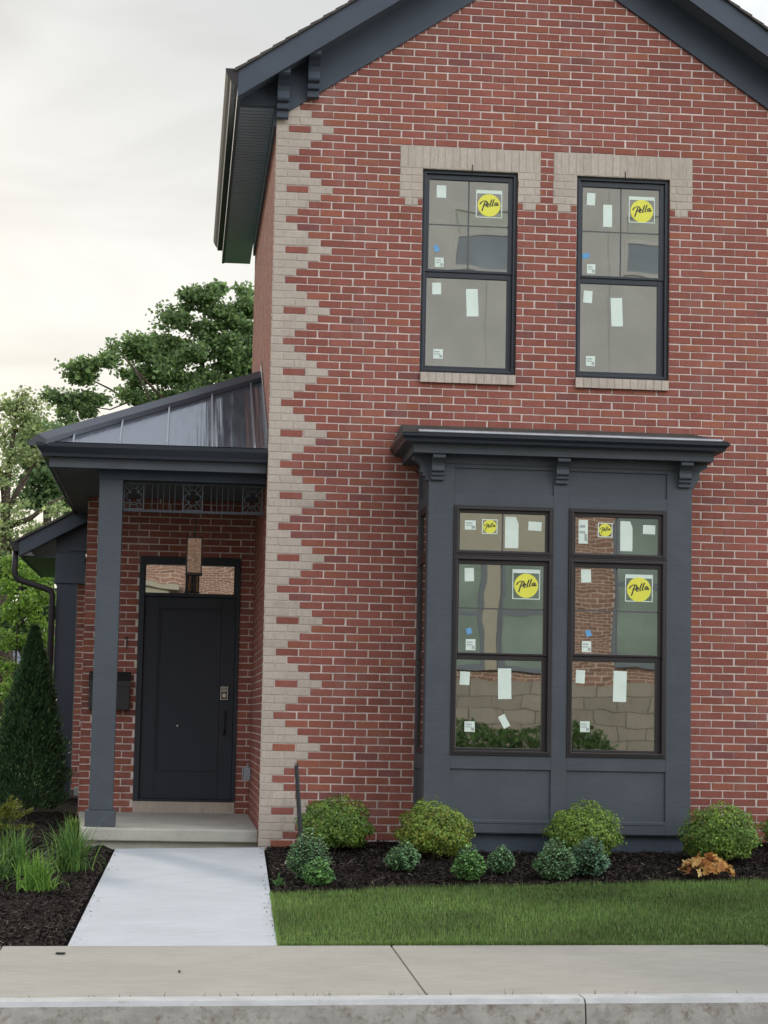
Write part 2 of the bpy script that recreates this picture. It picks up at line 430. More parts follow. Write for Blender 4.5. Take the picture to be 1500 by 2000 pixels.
for a, b in zip(kj, kj[1:]):
    a += 0.004; b -= 0.004; nn = 24; rj = random.Random(int(a * 100))
    prof = None
    for i in range(nn):
        x0 = a + (b - a) * i / nn; x1 = a + (b - a) * (i + 1) / nn
        q = []
        for x in (x0, x1):
            z = SW(x, -7.0) + 0.001; wob = 0.006 * math.sin(x * 5.1) + 0.004 * math.sin(x * 17)
            q.append([(x, -7.004, z), (x, -7.165 + wob, z), (x, -7.20 + wob * 0.5, z - 0.022), (x, -7.235, -0.5), ])
        mb.quad(q[0][1], q[1][1], q[1][0], q[0][0], 0)
        mb.quad(q[0][2], q[1][2], q[1][1], q[0][1], 0)
        mb.quad(q[0][3], q[1][3], q[1][2], q[0][2], 1)
        if i == 0: mb.add([q[0][0], q[0][1], q[0][2], q[0][3], (x0, -7.004, -0.5)], [(0, 1, 2, 3, 4)], 1)
        if i == nn - 1: mb.add([q[1][0], q[1][1], q[1][2], q[1][3], (x1, -7.004, -0.5)], [(4, 3, 2, 1, 0)], 1)
struct(mb.build('kerb', ['concrete_kerb_top', 'concrete_kerb_face']))

# ------------------------------------------------------------------ the brick house
BL, CH, J = 0.2032, 0.06826, 0.0105
house = thing('brick_house', 'two storey red brick house with tan zigzag quoins, grey-blue bay window and front porch', 'house')

def red(r):
    b = rnd.gauss(1, 0.060)
    c = [0.270 * b, 0.093 * b, 0.073 * b]
    if rnd.random() < 0.035: c = [c[0] * 0.80, c[1] * 0.90, c[2] * 1.02]
    elif rnd.random() < 0.15: c = [c[0] * 1.08, c[1] * 1.12, c[2] * 0.95]
    return tuple(c)
def tan(r):
    b = rnd.gauss(1, 0.03); return (0.47 * b, 0.405 * b, 0.352 * b)

def courses(mb, O, U, Nn, n0, n1, spans, colf, phase=0.0, dep=0.006):
    """stretcher bond on a wall plane: brick faces proud of a mortar bed; spans(n) -> [(x0, x1)]"""
    O, U, Nn = Vector(O), Vector(U), Vector(Nn)
    for n in range(n0, n1):
        z0 = n * CH + J / 2; z1 = (n + 1) * CH - J / 2
        sh = 0.5 if n % 2 == 0 else 0.0
        for a, b in spans(n):
            P = [O + U * x + Vector((0, 0, z)) - Nn * dep for x, z in ((a, n * CH), (b, n * CH), (b, (n + 1) * CH), (a, (n + 1) * CH))]
            mb.quad(*P, mi=1)
            k = math.floor(a / BL - sh - phase) - 1
            while (k + sh + phase) * BL < b:
                x0 = max((k + sh + phase) * BL + J / 2, a); x1 = min((k + 1 + sh + phase) * BL - J / 2, b)
                k += 1
                if x1 - x0 < 0.025: continue
                jz = rnd.gauss(0, 0.0011); jx = rnd.gauss(0, 0.0022); pr = rnd.uniform(0, 0.0012); e = 0.0022
                A = [O + U * (x + jx) + Vector((0, 0, z + jz)) - Nn * (dep + .0005) for x, z in ((x0, z0), (x1, z0), (x1, z1), (x0, z1))]
                Bq = [O + U * (x + jx) + Vector((0, 0, z + jz)) + Nn * pr for x, z in ((x0 + e, z0 + e), (x1 - e, z0 + e), (x1 - e, z1 - e), (x0 + e, z1 - e))]
                mb.add(A + Bq, [(4, 5, 6, 7), (0, 1, 5, 4), (1, 2, 6, 5), (2, 3, 7, 6), (3, 0, 4, 7)], 0, colf(n))

def subtract(spans, holes):
    for h0, h1 in holes:
        o = []
        for a, b in spans:
            if h1 <= a or h0 >= b: o.append((a, b)); continue
            if a < h0: o.append((a, h0))
            if h1 < b: o.append((h1, b))
        spans = o
    return spans
tq = [0.5, 1.0, 1.5, 2.0, 2.5, 2.0, 1.5, 1.0]
XR = 5.08; XC = 2.457
OP = [(1.315, 2.175), (2.71, 3.56)]
LT = [(1.110, 2.378), (2.497, 3.769)]
NUB = [(1.158, 1.274), (2.220, 2.339), (2.533, 2.656), (3.611, 3.727)]
ZB, ZT = 61, 88
def gable_span(n):
    """part of a course that lies under the rake boards"""
    zt = (n + 1) * CH; x = max(0, (zt - 6.68) / 0.67)
    return (x, XR - x) if x < XC - 0.1 else None
def front_span(n):
    g = gable_span(n)
    if not g: return []
    g = (g[0], XR - g[0] if n <= 95 else 2 * XC - g[0])
    sp = [g]
    if n <= 95:
        q = tq[n % 8] * BL if n >= 0 else 0.5 * BL
        sp = subtract(sp, [(0, q), (XR - q, XR)])
        if n % 8 == 4 and n >= 0: sp = [(0.5 * BL, 1.5 * BL)] + sp
    hol = []
    if ZB <= n < ZT: hol += OP
    if 84 <= n < 91: hol += LT
    if n == 83: hol += NUB
    if -6 < n < 49: hol += [(1.45, 3.46)]
    return subtract(sp, hol)
mb = MB(); courses(mb, (0, 0, 0), (1, 0, 0), (0, -1, 0), -4, 120, front_span, red)
for x in (OP[0][1], OP[1][1]):                          # brick returns of the window openings
    courses(mb, (x, 0.0, 0), (0, 1, 0), (-1, 0, 0), ZB, ZT, lambda n: [(0.002, 0.1)], red)
mb.box(-0.0, XR, 0.10, 0.12, -0.3, 4.16, 1); mb.box(0, 1.315, 0.10, 0.12, 4.16, 6.01, 1)
mb.build('front_wall', ['brick', 'mortar'], house)
def quoin_span(n):
    q = tq[n % 8] * BL if n >= 0 else 0.5 * BL
    sp = [(0, q)]
    if n % 8 == 4 and n >= 0: sp = subtract(sp, [(0.5 * BL, 1.5 * BL)])
    return sp
mb = MB(); courses(mb, (0, -0.0005, 0), (1, 0, 0), (0, -1, 0), -4, 96, quoin_span, tan, dep=0.0028)
mb.box(0.0, 0.012, 0.0065, 0.1, -0.27, 6.5, 1)
mb.build('quoin', ['brick', 'tan_mortar'], house)['label'] = 'zigzag corner quoin of tan bricks'
# side wall (left face of the house)
mb = MB(); courses(mb, (0.0, 5.2, 0), (0, -1, 0), (-1, 0, 0), -2, 97, lambda n: [(0, 5.194)], red)
mb.build('side_wall', ['brick', 'mortar'], house)
mb = MB()
for (l0, l1), (o0, o1), nb in ((LT[0], OP[0], NUB[:2]), (LT[1], OP[1], NUB[2:])):
    lb = MB()
    sp = lambda n: [(l0, o0), (o1, l1)]
    courses(lb, (0, -0.001, 0), (1, 0, 0), (0, -1, 0), 84, 88, sp, tan, phase=(l0 / BL) % 1, dep=0.0028)
    courses(lb, (0, -0.001, 0), (1, 0, 0), (0, -1, 0), 83, 84, lambda n: nb, tan, dep=0.0028)
    z0, z1 = 88 * CH, 91 * CH
    lb.quad((l0, 0.0015, z0), (l1, 0.0015, z0), (l1, 0.0015, z1), (l0, 0.0015, z1), 1)
    ns = round((l1 - l0) / 0.0672); wd = (l1 - l0) / ns
    for i in range(ns):
        a = l0 + i * wd + 0.004; b = a + wd - 0.008; e = 0.002; pr = rnd.uniform(-0.0015, 0.0005)
        A = [(a, 0.005, z0 + .004), (b, 0.005, z0 + .004), (b, 0.005, z1 - .004), (a, 0.005, z1 - .004)]
        Bq = [(a + e, pr - 0.001, z0 + .006), (b - e, pr - 0.001, z0 + .006), (b - e, pr - 0.001, z1 - .006), (a + e, pr - 0.001, z1 - .006)]
        lb.add(A + Bq, [(4, 5, 6, 7), (0, 1, 5, 4), (1, 2, 6, 5), (2, 3, 7, 6), (3, 0, 4, 7)], 0, tan(0))
    lb.box(o0, o1, 0.006, 0.1, z0 - 0.001, z0 + 0.02, 1)
    mid = (o0 + o1) / 2 + 0.015
    lb.box(mid - 0.004, mid + 0.004, -0.006, 0.002, z0 - 0.005, z0 + 0.055, 2)
    lb.build('lintel', ['brick', 'tan_mortar', 'black_metal'], house)

# ---- stickers on the panes
STK = {
'u1':[('paper', 1.492, 5.821, 0.085, 0.113),('logo', 1.925, 5.726, 0.236, 0.252),('tape', 1.457, 5.301, 0.052, 0.086),('label', 1.483, 5.176, 0.08, 0.085),('paper', 1.466, 4.94, 0.08, 0.106),('strip', 1.788, 4.824, 0.106, 0.249),('label', 1.489, 4.351, 0.086, 0.088)],
'u2':[('paper', 2.852, 5.813, 0.076, 0.113),('strip', 3.006, 5.666, 0.082, 0.204),('logo', 3.319, 5.735, 0.239, 0.241),('tape', 2.808, 5.291, 0.084, 0.067),('label', 2.859, 5.173, 0.077, 0.086),('paper', 2.834, 4.92, 0.081, 0.11),('strip', 3.099, 4.79, 0.104, 0.259),('label', 2.864, 4.337, 0.082, 0.09)],
't1':[('label', 1.688, 2.754, 0.093, 0.078),('logo', 1.854, 2.745, 0.132, 0.124),('cut', 2.042, 2.701, 0.114, 0.266),('paper', 2.24, 2.759, 0.113, 0.076)],
't2':[('label', 2.654, 2.725, 0.08, 0.203),('logo', 2.843, 2.744, 0.125, 0.122),('cut', 3.026, 2.697, 0.105, 0.255),('paper', 3.222, 2.758, 0.106, 0.077)],
'b1':[('paper', 1.686, 2.335, 0.079, 0.112),('logo', 2.171, 2.265, 0.235, 0.252),('tape', 1.691, 1.861, 0.056, 0.07),('label', 1.706, 1.747, 0.082, 0.092),('paper', 1.663, 1.466, 0.083, 0.111),('strip', 2.001, 1.427, 0.112, 0.256),('tilt', 2.001, 1.113, 0.071, 0.118),('label', 1.71, 1.064, 0.086, 0.087)],
'b2':[('paper', 2.682, 2.35, 0.085, 0.112),('logo', 3.138, 2.258, 0.238, 0.23),('tape', 2.707, 1.866, 0.056, 0.075),('label', 2.692, 1.753, 0.079, 0.093),('paper', 2.644, 1.5, 0.078, 0.111),('strip', 2.983, 1.425, 0.113, 0.259),('label', 2.687, 1.082, 0.081, 0.09)],
}
INK = [[(-.62, -.46), (-.52, -.16), (-.42, .14), (-.35, .32)],
       [(-.80, .12), (-.68, .30), (-.46, .42), (-.24, .40), (-.16, .27), (-.24, .11), (-.40, .02), (-.52, .0)],
       [(-.26, .02), (-.10, .06), (-.04, .17), (-.11, .22), (-.20, .14), (-.23, .0), (-.16, -.10), (-.04, -.08)],
       [(.24, .54), (.15, .30), (.07, .06), (.09, -.04), (.16, -.03)],
       [(.45, .58), (.36, .34), (.28, .10), (.30, .0), (.37, .02)],
       [(.72, .28), (.60, .30), (.50, .18), (.51, .06), (.60, .05), (.69, .17), (.73, .29), (.69, .10), (.75, .06), (.83, .13)]]
def slab(mb, cx, cz, w_, h_, y, mi, th=0.0015, rot=0.0):
    c, s_ = math.cos(rot), math.sin(rot)
    P = [(cx + c * a - s_ * b, cz + s_ * a + c * b) for a, b in ((-w_ / 2, -h_ / 2), (w_ / 2, -h_ / 2), (w_ / 2, h_ / 2), (-w_ / 2, h_ / 2))]
    mb.prism(P, 'y', y - th, y, mi)
def sticker(kind, cx, cz, w_, h_, y, win):
    mb = MB(); lab = None
    rot = rnd.uniform(-0.05, 0.05)
    if kind in ('paper', 'strip'): slab(mb, cx, cz, w_, h_, y, 0, rot=rot); lab = 'plain pale paper sticker'
    elif kind == 'tilt': slab(mb, cx, cz, 0.060, 0.110, y, 0, rot=0.5); lab = 'tilted pale paper sticker'
    elif kind == 'cut':
        a, b = w_ / 2, h_ / 2
        mb.prism([(cx - a, cz - b), (cx + a, cz - b), (cx + a, cz + b * .55), (cx + a * .6, cz + b), (cx - a, cz + b)], 'y', y - .0015, y, 0)
        lab = 'long pale sticker with a clipped corner'
    elif kind == 'tape': slab(mb, cx, cz, w_ * .8, h_ * .7, y, 0, rot=0.35); lab = 'small blue tape tab'
    elif kind == 'label':
        slab(mb, cx, cz, w_, h_, y, 0)
        slab(mb, cx - w_ * .1, cz + h_ * .22, w_ * .6, h_ * .12, y - .0015, 1, .0006); slab(mb, cx - w_ * .1, cz - h_ * .02, w_ * .6, h_ * .10, y - .0015, 1, .0006)
        slab(mb, cx + w_ * .28, cz - h_ * .24, w_ * .3, h_ * .3, y - .0015, 1, .0006); lab = 'small printed label'
    elif kind == 'logo':
        a, b = w_ / 2, h_ / 2; e = 0.0075
        mb.ring(cx - a, cx + a, cz - b, cz + b, cx - a + e, cx + a - e, cz - b + e, cz + b - (0.032 if w_ > .2 else e), y - .0015, y, 0)
        R_ = w_ * 0.435; dz = cz - (0.012 if w_ > .2 else 0)
        mb.prism([(cx + R_ * math.cos(i * PI / 20), dz + R_ * math.sin(i * PI / 20)) for i in range(40)], 'y', y - .0018, y - .0002, 1)
        hw = R_ * 0.043
        for st_ in INK:
            for (x0, z0), (x1, z1) in zip(st_, st_[1:]):
                d = Vector((x1 - x0, z1 - z0)).normalized()
                p = Vector((-d.y, d.x)); k = hw * (1.25 if abs(d.y) > .6 else .85)
                A = Vector((cx + (x0 - d.x * .03) * R_, dz + (z0 - .04 - d.y * .03) * R_)); B_ = Vector((cx + (x1 + d.x * .03) * R_, dz + (z1 - .04 + d.y * .03) * R_))
                mb.prism([A + p * k, A - p * k, B_ - p * k, B_ + p * k], 'y', y - .0026 - rnd.random() * .0004, y - .0017, 2)
        lab = 'round yellow Pella sticker in a white square outline'
    mats = {'tape': ['tape_blue'], 'logo': ['paper', 'sticker_yellow', 'sticker_ink']}.get(kind, ['paper', 'label_print'])
    o = mb.build('sticker', mats, win); o['label'] = lab

def window(x0, x1, z0, z1, y, glass_list, fw, mat, pane, key, grid=None, label=None, reveal=0.0):
    """frame mesh; children: sash, pane, muntin, sticker"""
    mb = MB()
    a, b, c, d = x0 + fw, x1 - fw, z0 + fw, z1 - fw * 0.9
    mb.ring(x0, x1, z0, z1, a, b, c, d, y, y + 0.09)
    mb.ring(x0 + fw * .45, x1 - fw * .45, z0 + fw * .45, z1 - fw * .45, a, b, c, d, y - 0.006, y)
    w_ = mb.build('window', mat, house, bev=0.003)
    if label: w_['label'] = label
    zs = sorted([c] + [v for g in glass_list for v in (g[2], g[3])] + [d])
    for i, g in enumerate(glass_list):
        gx0, gx1, gz0, gz1 = g
        top = d if i == 0 else (glass_list[i - 1][2] + gz1) / 2 + 0.012
        bot = c if i == len(glass_list) - 1 else (gz0 + glass_list[i + 1][3]) / 2 + 0.012
        sb = MB(); yy = y + (0.018 if i == 0 else 0.03)
        sb.ring(a, b, bot, top, gx0, gx1, gz0, gz1, yy, yy + 0.035)
        s_ = sb.build('sash', mat, w_, bev=0.003)
        pb = MB(); yp = yy + 0.018; pb.box(gx0 - .004, gx1 + .004, yp, yp + 0.004, gz0 - .004, gz1 + .004)
        pb.build('pane', pane, w_)
        if grid and i == grid[0]:
            mbk = MB(); mx_ = (gx0 + gx1) / 2; mz_ = (gz0 + gz1) / 2
            mbk.box(mx_ - .007, mx_ + .007, yp - .0009, yp + .0004, gz0, gz1); mbk.build('muntin', 'grid_bar', w_)
            if grid[1]: mbk = MB(); mbk.box(gx0, gx1, yp - .0006, yp + .0007, mz_ - .006, mz_ + .006); mbk.build('muntin', 'grid_bar', w_)
        for st_ in STK.get(key, ()):
            if gz0 < st_[2] < gz1: sticker(*st_, yp - 0.0012, w_)
    return w_

wu1 = window(1.315, 2.175, 4.170, 6.006, 0.035, [(1.384, 2.098, 5.110, 5.927), (1.374, 2.096, 4.240, 5.037)], 0.036, 'window_frame_blue', 'pane_upper', 'u1', (0, True), 'upper double-hung window on the left')
wu2 = window(2.710, 3.560, 4.170, 6.006, 0.035, [(2.775, 3.478, 5.110, 5.922), (2.765, 3.466, 4.240, 5.040)], 0.036, 'window_frame_blue', 'pane_upper', 'u2', (0, True), 'upper double-hung window on the right')
for w_, (x0, x1) in ((wu1, (1.322, 2.174)), (wu2, (2.711, 3.556))):
    sb = MB(); n = 12; wd = (x1 - x0) / n
    for i in range(n):
        a = x0 + i * wd; b = a + wd - 0.004; dy = rnd.uniform(-.002, .002)
        sb.prism([(-0.034 + dy, 4.077 + dy * .5), (0.06, 4.080), (0.06, 4.172), (-0.034 + dy, 4.164)], 'x', a, b, 0, tan(0))
    sb.box(x0 + .002, x1 - .004, -0.029, 0.05, 4.081, 4.160, 1)
    sb.build('sill', ['brick', 'tan_mortar'], w_)

# ---- main roof
SL = 0.67
ztop = lambda x: 6.738 + SL * ((x if x < XC else 2 * XC - x) + 0.36)
zbot = lambda x: 6.722 + SL * (x if x < XC else 2 * XC - x)
YF, YBK = -0.32, 6.35
XE, XE2 = -0.36, 2 * XC + 0.36
mb = MB()
for s_ in (0, 1):
    X = (lambda x: x) if s_ == 0 else (lambda x: 2 * XC - x)
    # shingle deck, courses stepped along the slope so the rake edge is uneven
    k = 26; dx = (XC - XE) / k
    for i in range(k):
        xa = XE - 0.03 + i * dx; xb = xa + dx * 1.25 if i < k - 1 else XC; yo = YF - 0.022 - rnd.uniform(0, 0.012)
        za, zb = ztop(xa) + 0.012, ztop(min(xb, XC)) - 0.002
        mb.add([(X(xa), yo, za), (X(xb), yo, zb), (X(xb), YBK, zb), (X(xa), YBK, za), (X(xa), yo, za - 0.03), (X(xb), yo, zb - 0.02), (X(xb), YBK, zb - 0.02), (X(xa), YBK, za - 0.03)],
               [(0, 1, 2, 3), (7, 6, 5, 4), (0, 4, 5, 1), (3, 2, 6, 7), (0, 3, 7, 4)])
roof = mb.build('roof', 'shingle', house)
mb = MB()
for X in ((lambda x: x), (lambda x: 2 * XC - x)):
    mb.prism([(X(XE), zbot(XE) + 0.0), (X(XC), zbot(XC)), (X(XC), ztop(XC) - 0.022), (X(XE), ztop(XE) - 0.022)], 'y', YF, YF + 0.03)
mb.build('fascia', 'trim_dark', roof, bev=0.003)
mb = MB()
for X in ((lambda x: x), (lambda x: 2 * XC - x)):
    mb.quad((X(XE), YF + .03, zbot(XE) + 0.03), (X(XC), YF + .03, zbot(XC) + 0.03), (X(XC), -0.02, zbot(XC) + 0.03), (X(XE), -0.02, zbot(XE) + 0.03))
mb.build('rake_soffit', 'soffit', roof); mb = MB()
# horizontal eave soffit with panel grooves
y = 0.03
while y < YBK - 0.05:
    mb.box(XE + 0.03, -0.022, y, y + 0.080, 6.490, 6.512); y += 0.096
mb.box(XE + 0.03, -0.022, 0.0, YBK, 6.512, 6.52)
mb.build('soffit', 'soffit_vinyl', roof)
mb = MB()
for X in ((lambda x: x), (lambda x: 2 * XC - x)):
    mb.prism([(X(0.0), 6.395), (X(XC), 6.395 + SL * XC), (X(XC), zbot(XC) + 0.04), (X(0.0), zbot(0) + 0.04)], 'y', -0.026, 0.0)
    mb.prism([(X(XE + 0.02), 6.50), (X(0.0), 6.50), (X(0.0), zbot(0) + 0.04), (X(XE + 0.02), zbot(XE + .02) + 0.035)], 'y', -0.022, 0.0)
mb.box(-0.024, 0.0, 0.0, 5.2, 6.33, 6.50)
mb.build('frieze', 'trim_dark', roof, bev=0.002)
mb = MB()                                              # boxed eave end with its fascia board
mb.box(XE, XE + 0.03, YF + 0.03, YBK, 6.482, 6.72)
mb.build('fascia', 'trim_dark', roof)
def corbel_profile(top, h, d):
    """side outline of a scrolled bracket: (out from wall, z)"""
    P = [(0, 0), (.16, 0), (.20, .02), (.20, .16), (.34, .18), (.36, .22), (.36, .30), (.52, .33), (.56, .38), (.50, .46), (.46, .54), (.52, .64), (.70, .74), (.92, .80), (1.0, .84), (1.0, .93), (.92, .95), (.92, 1.0), (0, 1.0)]
    return [(a * d, top - h + b * h) for a, b in P]
for x0 in (-0.005, 0.262):
    zt = zbot(x0 + 0.05) + 0.03
    mb = MB(); P = corbel_profile(zt + 0.02, 0.42 if x0 < 0.1 else 0.40, 0.25)
    mb.prism([(-0.026 - a, z) for a, z in P], 'x', x0, x0 + 0.105)
    mb.build('corbel', 'trim_dark', roof, bev=0.002)
KG = [(0, 0), (0.055, 0), (0.062, 0.03), (0.085, 0.06), (0.105, 0.10), (0.108, 0.128), (0.094, 0.128)]
mb = MB()
P = [(XE - .001 - a, 6.602 + b) for a, b in KG[:-1]] + [(XE - .001, 6.730)]
mb.prism(P, 'y', YF - 0.005, YBK - 0.15)
mb.build('gutter', 'gutter_bronze', roof)

# ---- bay window
BX0, BX1, BY = 1.328, 3.586, -0.75
mb = MB()
bz0, bz1 = 0.19, 3.34
st = [(BX0, 1.546), (2.394, 2.527), (3.370, BX1)]
for a, b in st: mb.box(a, b, BY, BY + 0.045, bz0, bz1, 0)
for a, b in ((1.546, 2.394), (2.527, 3.370)):
    for c, d in ((bz0, 0.297), (0.714, 0.829), (2.918, 3.020), (3.234, bz1)):
        mb.box(a, b, BY, BY + 0.045, c, d, 1)
    mb.box(a, b, BY - 0.004, BY + 0.02, bz0 + .078, bz0 + 0.104, 1)
# side cheeks: corner boards and rails
for x, s_ in ((BX0, 1), (BX1, -1)):
    xi = x + s_ * 0.04
    mb.box(x, xi, BY + 0.047, BY + 0.14, bz0, bz1, 0); mb.box(x, xi, -0.09, -0.004, bz0, bz1, 0)
    for c, d in ((bz0, 0.297), (0.70, 0.829), (2.918, 3.02), (3.234, bz1)): mb.box(x, xi, BY + 0.14, -0.09, c, d, 1)
    mb.box(x + s_ * .018, xi, BY + 0.14, -0.09, 0.297, 0.70, 0); mb.box(x + s_ * .018, xi, BY + 0.14, -0.09, 3.02, 3.234, 0)
bay = mb.build('bay_window', ['trim', 'trim_horizontal'], house, bev=0.003)
for a, b in ((1.546, 2.394), (2.527, 3.370)):
    for c, d in ((0.297, 0.714), (3.020, 3.234)):
        pb = MB(); pb.box(a, b, BY + 0.016, BY + 0.04, c, d); pb.build('panel', 'trim', bay)
pb = MB(); pb.box(1.375, 3.535, -0.70, 0.0, -0.15, bz0); pb.box(1.345, 3.57, BY + .006, 0.0, bz0 - 0.006, bz0)
pb.build('plinth', 'trim_dark', bay)
path = lambda o: [(BX0 - o, 0.0), (BX0 - o, BY - o), (BX1 + o, BY - o), (BX1 + o, 0.0)]
pb = MB()
pb.sweep([(0.0, 3.268), (0.012, 3.268), (0.012, 3.335), (0.13, 3.335), (0.15, 3.335), (0.15, 3.405), (0.165, 3.41), (0.165, 3.415), (0.225, 3.418)], path)
cor = pb.build('cornice', 'trim', bay)
pb = MB()
pb.sweep([(0.20, 3.418), (0.230, 3.418), (0.232, 3.426), (0.236, 3.440), (0.250, 3.452), (0.262, 3.462), (0.264, 3.484), (0.245, 3.486)], path)
pb.build('gutter', 'gutter', bay)
pb = MB()
R0 = [(BX0 - .25, 0, 3.49), (BX0 - .25, BY - .25, 3.49), (BX1 + .25, BY - .25, 3.49), (BX1 + .25, 0, 3.49)]
R1 = [(1.16, 0.0, 3.692), (3.754, 0.0, 3.692)]
pb.quad(R0[1], R0[2], R1[1], R1[0]); pb.add([R0[0], R0[1], R1[0]], [(0, 1, 2)]); pb.add([R0[2], R0[3], R1[1]], [(0, 1, 2)])
xx = 1.25
for i in range(9):                                     # shingle laps on the low roof
    k0 = i / 9; k1 = min(1, k0 + 0.10)
    A = [tuple(R0[1][j] + (R1[0][j] - R0[1][j]) * k0 for j in range(3)), tuple(R0[2][j] + (R1[1][j] - R0[2][j]) * k0 for j in range(3))]
    B_ = [tuple(R0[1][j] + (R1[0][j] - R0[1][j]) * k1 for j in range(3)), tuple(R0[2][j] + (R1[1][j] - R0[2][j]) * k1 for j in range(3))]
    up = lambda p, h: (p[0], p[1], p[2] + h)
    pb.quad(up(A[0], .009), up(A[1], .009), up(B_[1], .003), up(B_[0], .003)); pb.quad(up(A[0], .001), up(A[1], .001), up(A[1], .009), up(A[0], .009))
pb.build('bay_roof', 'shingle', bay)
pb = MB(); pb.prism([(BY - .245, 3.487), (BY - .235, 3.515), (BY - .16, 3.532), (BY - .16, 3.520), (BY - .23, 3.487)], 'x', BX0 - .12, BX1 + .20)
pb.build('drip_edge', 'drip_edge', bay)
for x0 in (1.345, 2.405, 3.462):
    pb = MB(); P = corbel_profile(3.336, 0.215, 0.135)
    pb.prism([(BY - .001 - a, z) for a, z in P], 'x', x0, x0 + 0.106)
    pb.build('corbel', 'trim', bay, bev=0.0015)
for x, s_ in ((BX0, -1), (BX1, 1)):
    pb = MB(); pb.prism([(x + s_ * (a + .001), z) for a, z in corbel_profile(3.336, 0.215, 0.135)], 'y', BY + 0.01, BY + 0.116)
    pb.build('corbel', 'trim', bay, bev=0.0015)
window(1.546, 2.394, 2.497, 2.918, BY - .012, [(1.600, 2.327, 2.543, 2.856)], 0.038, 'window_frame', 'pane_bay', 't1', (0, False), 'transom above the left bay window')
window(2.527, 3.370, 2.497, 2.918, BY - .012, [(2.586, 3.300, 2.543, 2.850)], 0.038, 'window_frame', 'pane_bay', 't2', (0, False), 'transom above the right bay window')
window(1.546, 2.394, 0.829, 2.495, BY - .012, [(1.600, 2.318, 1.682, 2.423), (1.592, 2.312, 0.890, 1.622)], 0.038, 'window_frame', 'pane_bay', 'b1', (0, True), 'left double-hung window of the bay')
window(2.527, 3.370, 0.829, 2.495, BY - .012, [(2.590, 3.300, 1.692, 2.420), (2.574, 3.282, 0.890, 1.628)], 0.038, 'window_frame', 'pane_bay', 'b2', (0, True), 'right double-hung window of the bay')
for x, s_ in ((BX0, 1), (BX1, -1)):                    # narrow windows in the cheeks
    mb = MB(); ya, yb = BY + 0.142, -0.092
    def cheek(z0, z1):
        for q in ((ya, ya + .05, z0, z1), (yb - .05, yb, z0, z1), (ya + .05, yb - .05, z0, z0 + .05), (ya + .05, yb - .05, z1 - .05, z1)):
            mb.box(x + s_ * .004, x + s_ * .05, q[0], q[1], q[2], q[3])
    cheek(2.50, 2.917); cheek(0.83, 2.498)
    mb.box(x + s_ * .01, x + s_ * .045, ya + .05, yb - .05, 1.63, 1.68)
    w_ = mb.build('window', 'window_frame', house, bev=0.002); w_['label'] = 'narrow window in the side of the bay'
    for z0, z1 in ((2.55, 2.867), (1.68, 2.448), (0.88, 1.63)):
        pb = MB(); pb.box(x + s_ * .02, x + s_ * .024, ya + .048, yb - .048, z0, z1); pb.build('pane', 'pane_bay', w_)
# rooms behind the glass
mb = MB(); mb.quad((0.15, 0.42, 4.0), (4.8, 0.42, 4.0), (4.8, 0.42, 6.2), (0.15, 0.42, 6.2)); mb.quad((0.15, 0.13, 4.0), (4.8, 0.13, 4.0), (4.8, 0.42, 4.0), (0.15, 0.42, 4.0))
mb.quad((0.15, 1.6, 0.1), (4.8, 1.6, 0.1), (4.8, 1.6, 3.4), (0.15, 1.6, 3.4)); mb.quad((1.4, BY + .1, 0.3), (3.5, BY + .1, 0.3), (4.0, 1.6, 0.3), (1.0, 1.6, 0.3))
mb.build('interior_wall', 'drywall', house)

# ---- porch
mb = MB()
mb.add([(-1.52, .10, .137), (0, .10, .137), (0, 2.7, .155), (-1.66, 2.7, .155), (-1.52, .10, .028), (0, .10, .028), (0, 2.7, .028), (-1.66, 2.7, .028)],
       [(0, 1, 2, 3), (0, 4, 5, 1), (1, 5, 6, 2), (2, 6, 7, 3), (3, 7, 4, 0), (4, 7, 6, 5)])
ps = mb.build('porch_slab', 'concrete_slab', house, bev=0.012)
mb = MB(); mb.box(-1.50, -0.002, 0.15, 2.6, -0.15, 0.027); mb.build('footing', 'concrete_slab', ps)
# wall with the front door
DY = 2.7; DX0, DX1, DZ0, DZ1 = -1.138, -0.135, 0.265, 2.680
def door_span(n):
    sp = [(-1.667, 0.0)]
    if n * CH < DZ1 - 0.03 and (n + 1) * CH > 0.1: sp = subtract(sp, [(DX0, DX1)])
    return sp
mb = MB(); courses(mb, (0, DY, 0), (1, 0, 0), (0, -1, 0), 1, 49, door_span, red, phase=0.3)
mb.box(-1.66, 0.0, DY + .12, DY + .2, 0.0, 3.4, 1)
courses(mb, (-1.667, DY, 0), (0, 1, 0), (-1, 0, 0), -1, 46, lambda n: [(0, 1.8)], red)
mb.build('door_wall', ['brick', 'mortar'], house)
mb = MB(); n = 15; wd = (DX1 - DX0 - .002) / n
for i in range(n):
    a = DX0 + i * wd; mb.box(a + .0015, a + wd - .003, DY - .012, DY + .08, 0.150, 0.262, 0, tan(0))
mb.box(DX0 + .002, DX1 - .004, DY - .008, DY + .08, 0.152, 0.258, 1)
mb.build('door_sill', ['brick', 'tan_mortar'], house)
mb = MB()
mb.ring(DX0, DX1, DZ0, DZ1, -1.082, -0.172, DZ0 + .02, 2.600, DY - .01, DY + .11)
mb.box(-1.082, -0.172, DY + .005, DY + .1, 2.283, 2.318)
door = mb.build('front_door', 'door_paint', house, bev=0.003)
mb = MB()
mb.box(-1.080, -0.174, DY + .045, DY + .09, 0.287, 2.281)
mb.ring(-1.080, -0.174, 0.287, 2.281, -0.935, -0.312, 0.558, 2.168, DY + .035, DY + .045)
mb.ring(-0.932, -0.315, 0.561, 2.165, -0.915, -0.332, 0.578, 2.148, DY + .036, DY + .046)
leaf = mb.build('door_leaf', 'door_paint', door, bev=0.003)
mb = MB()
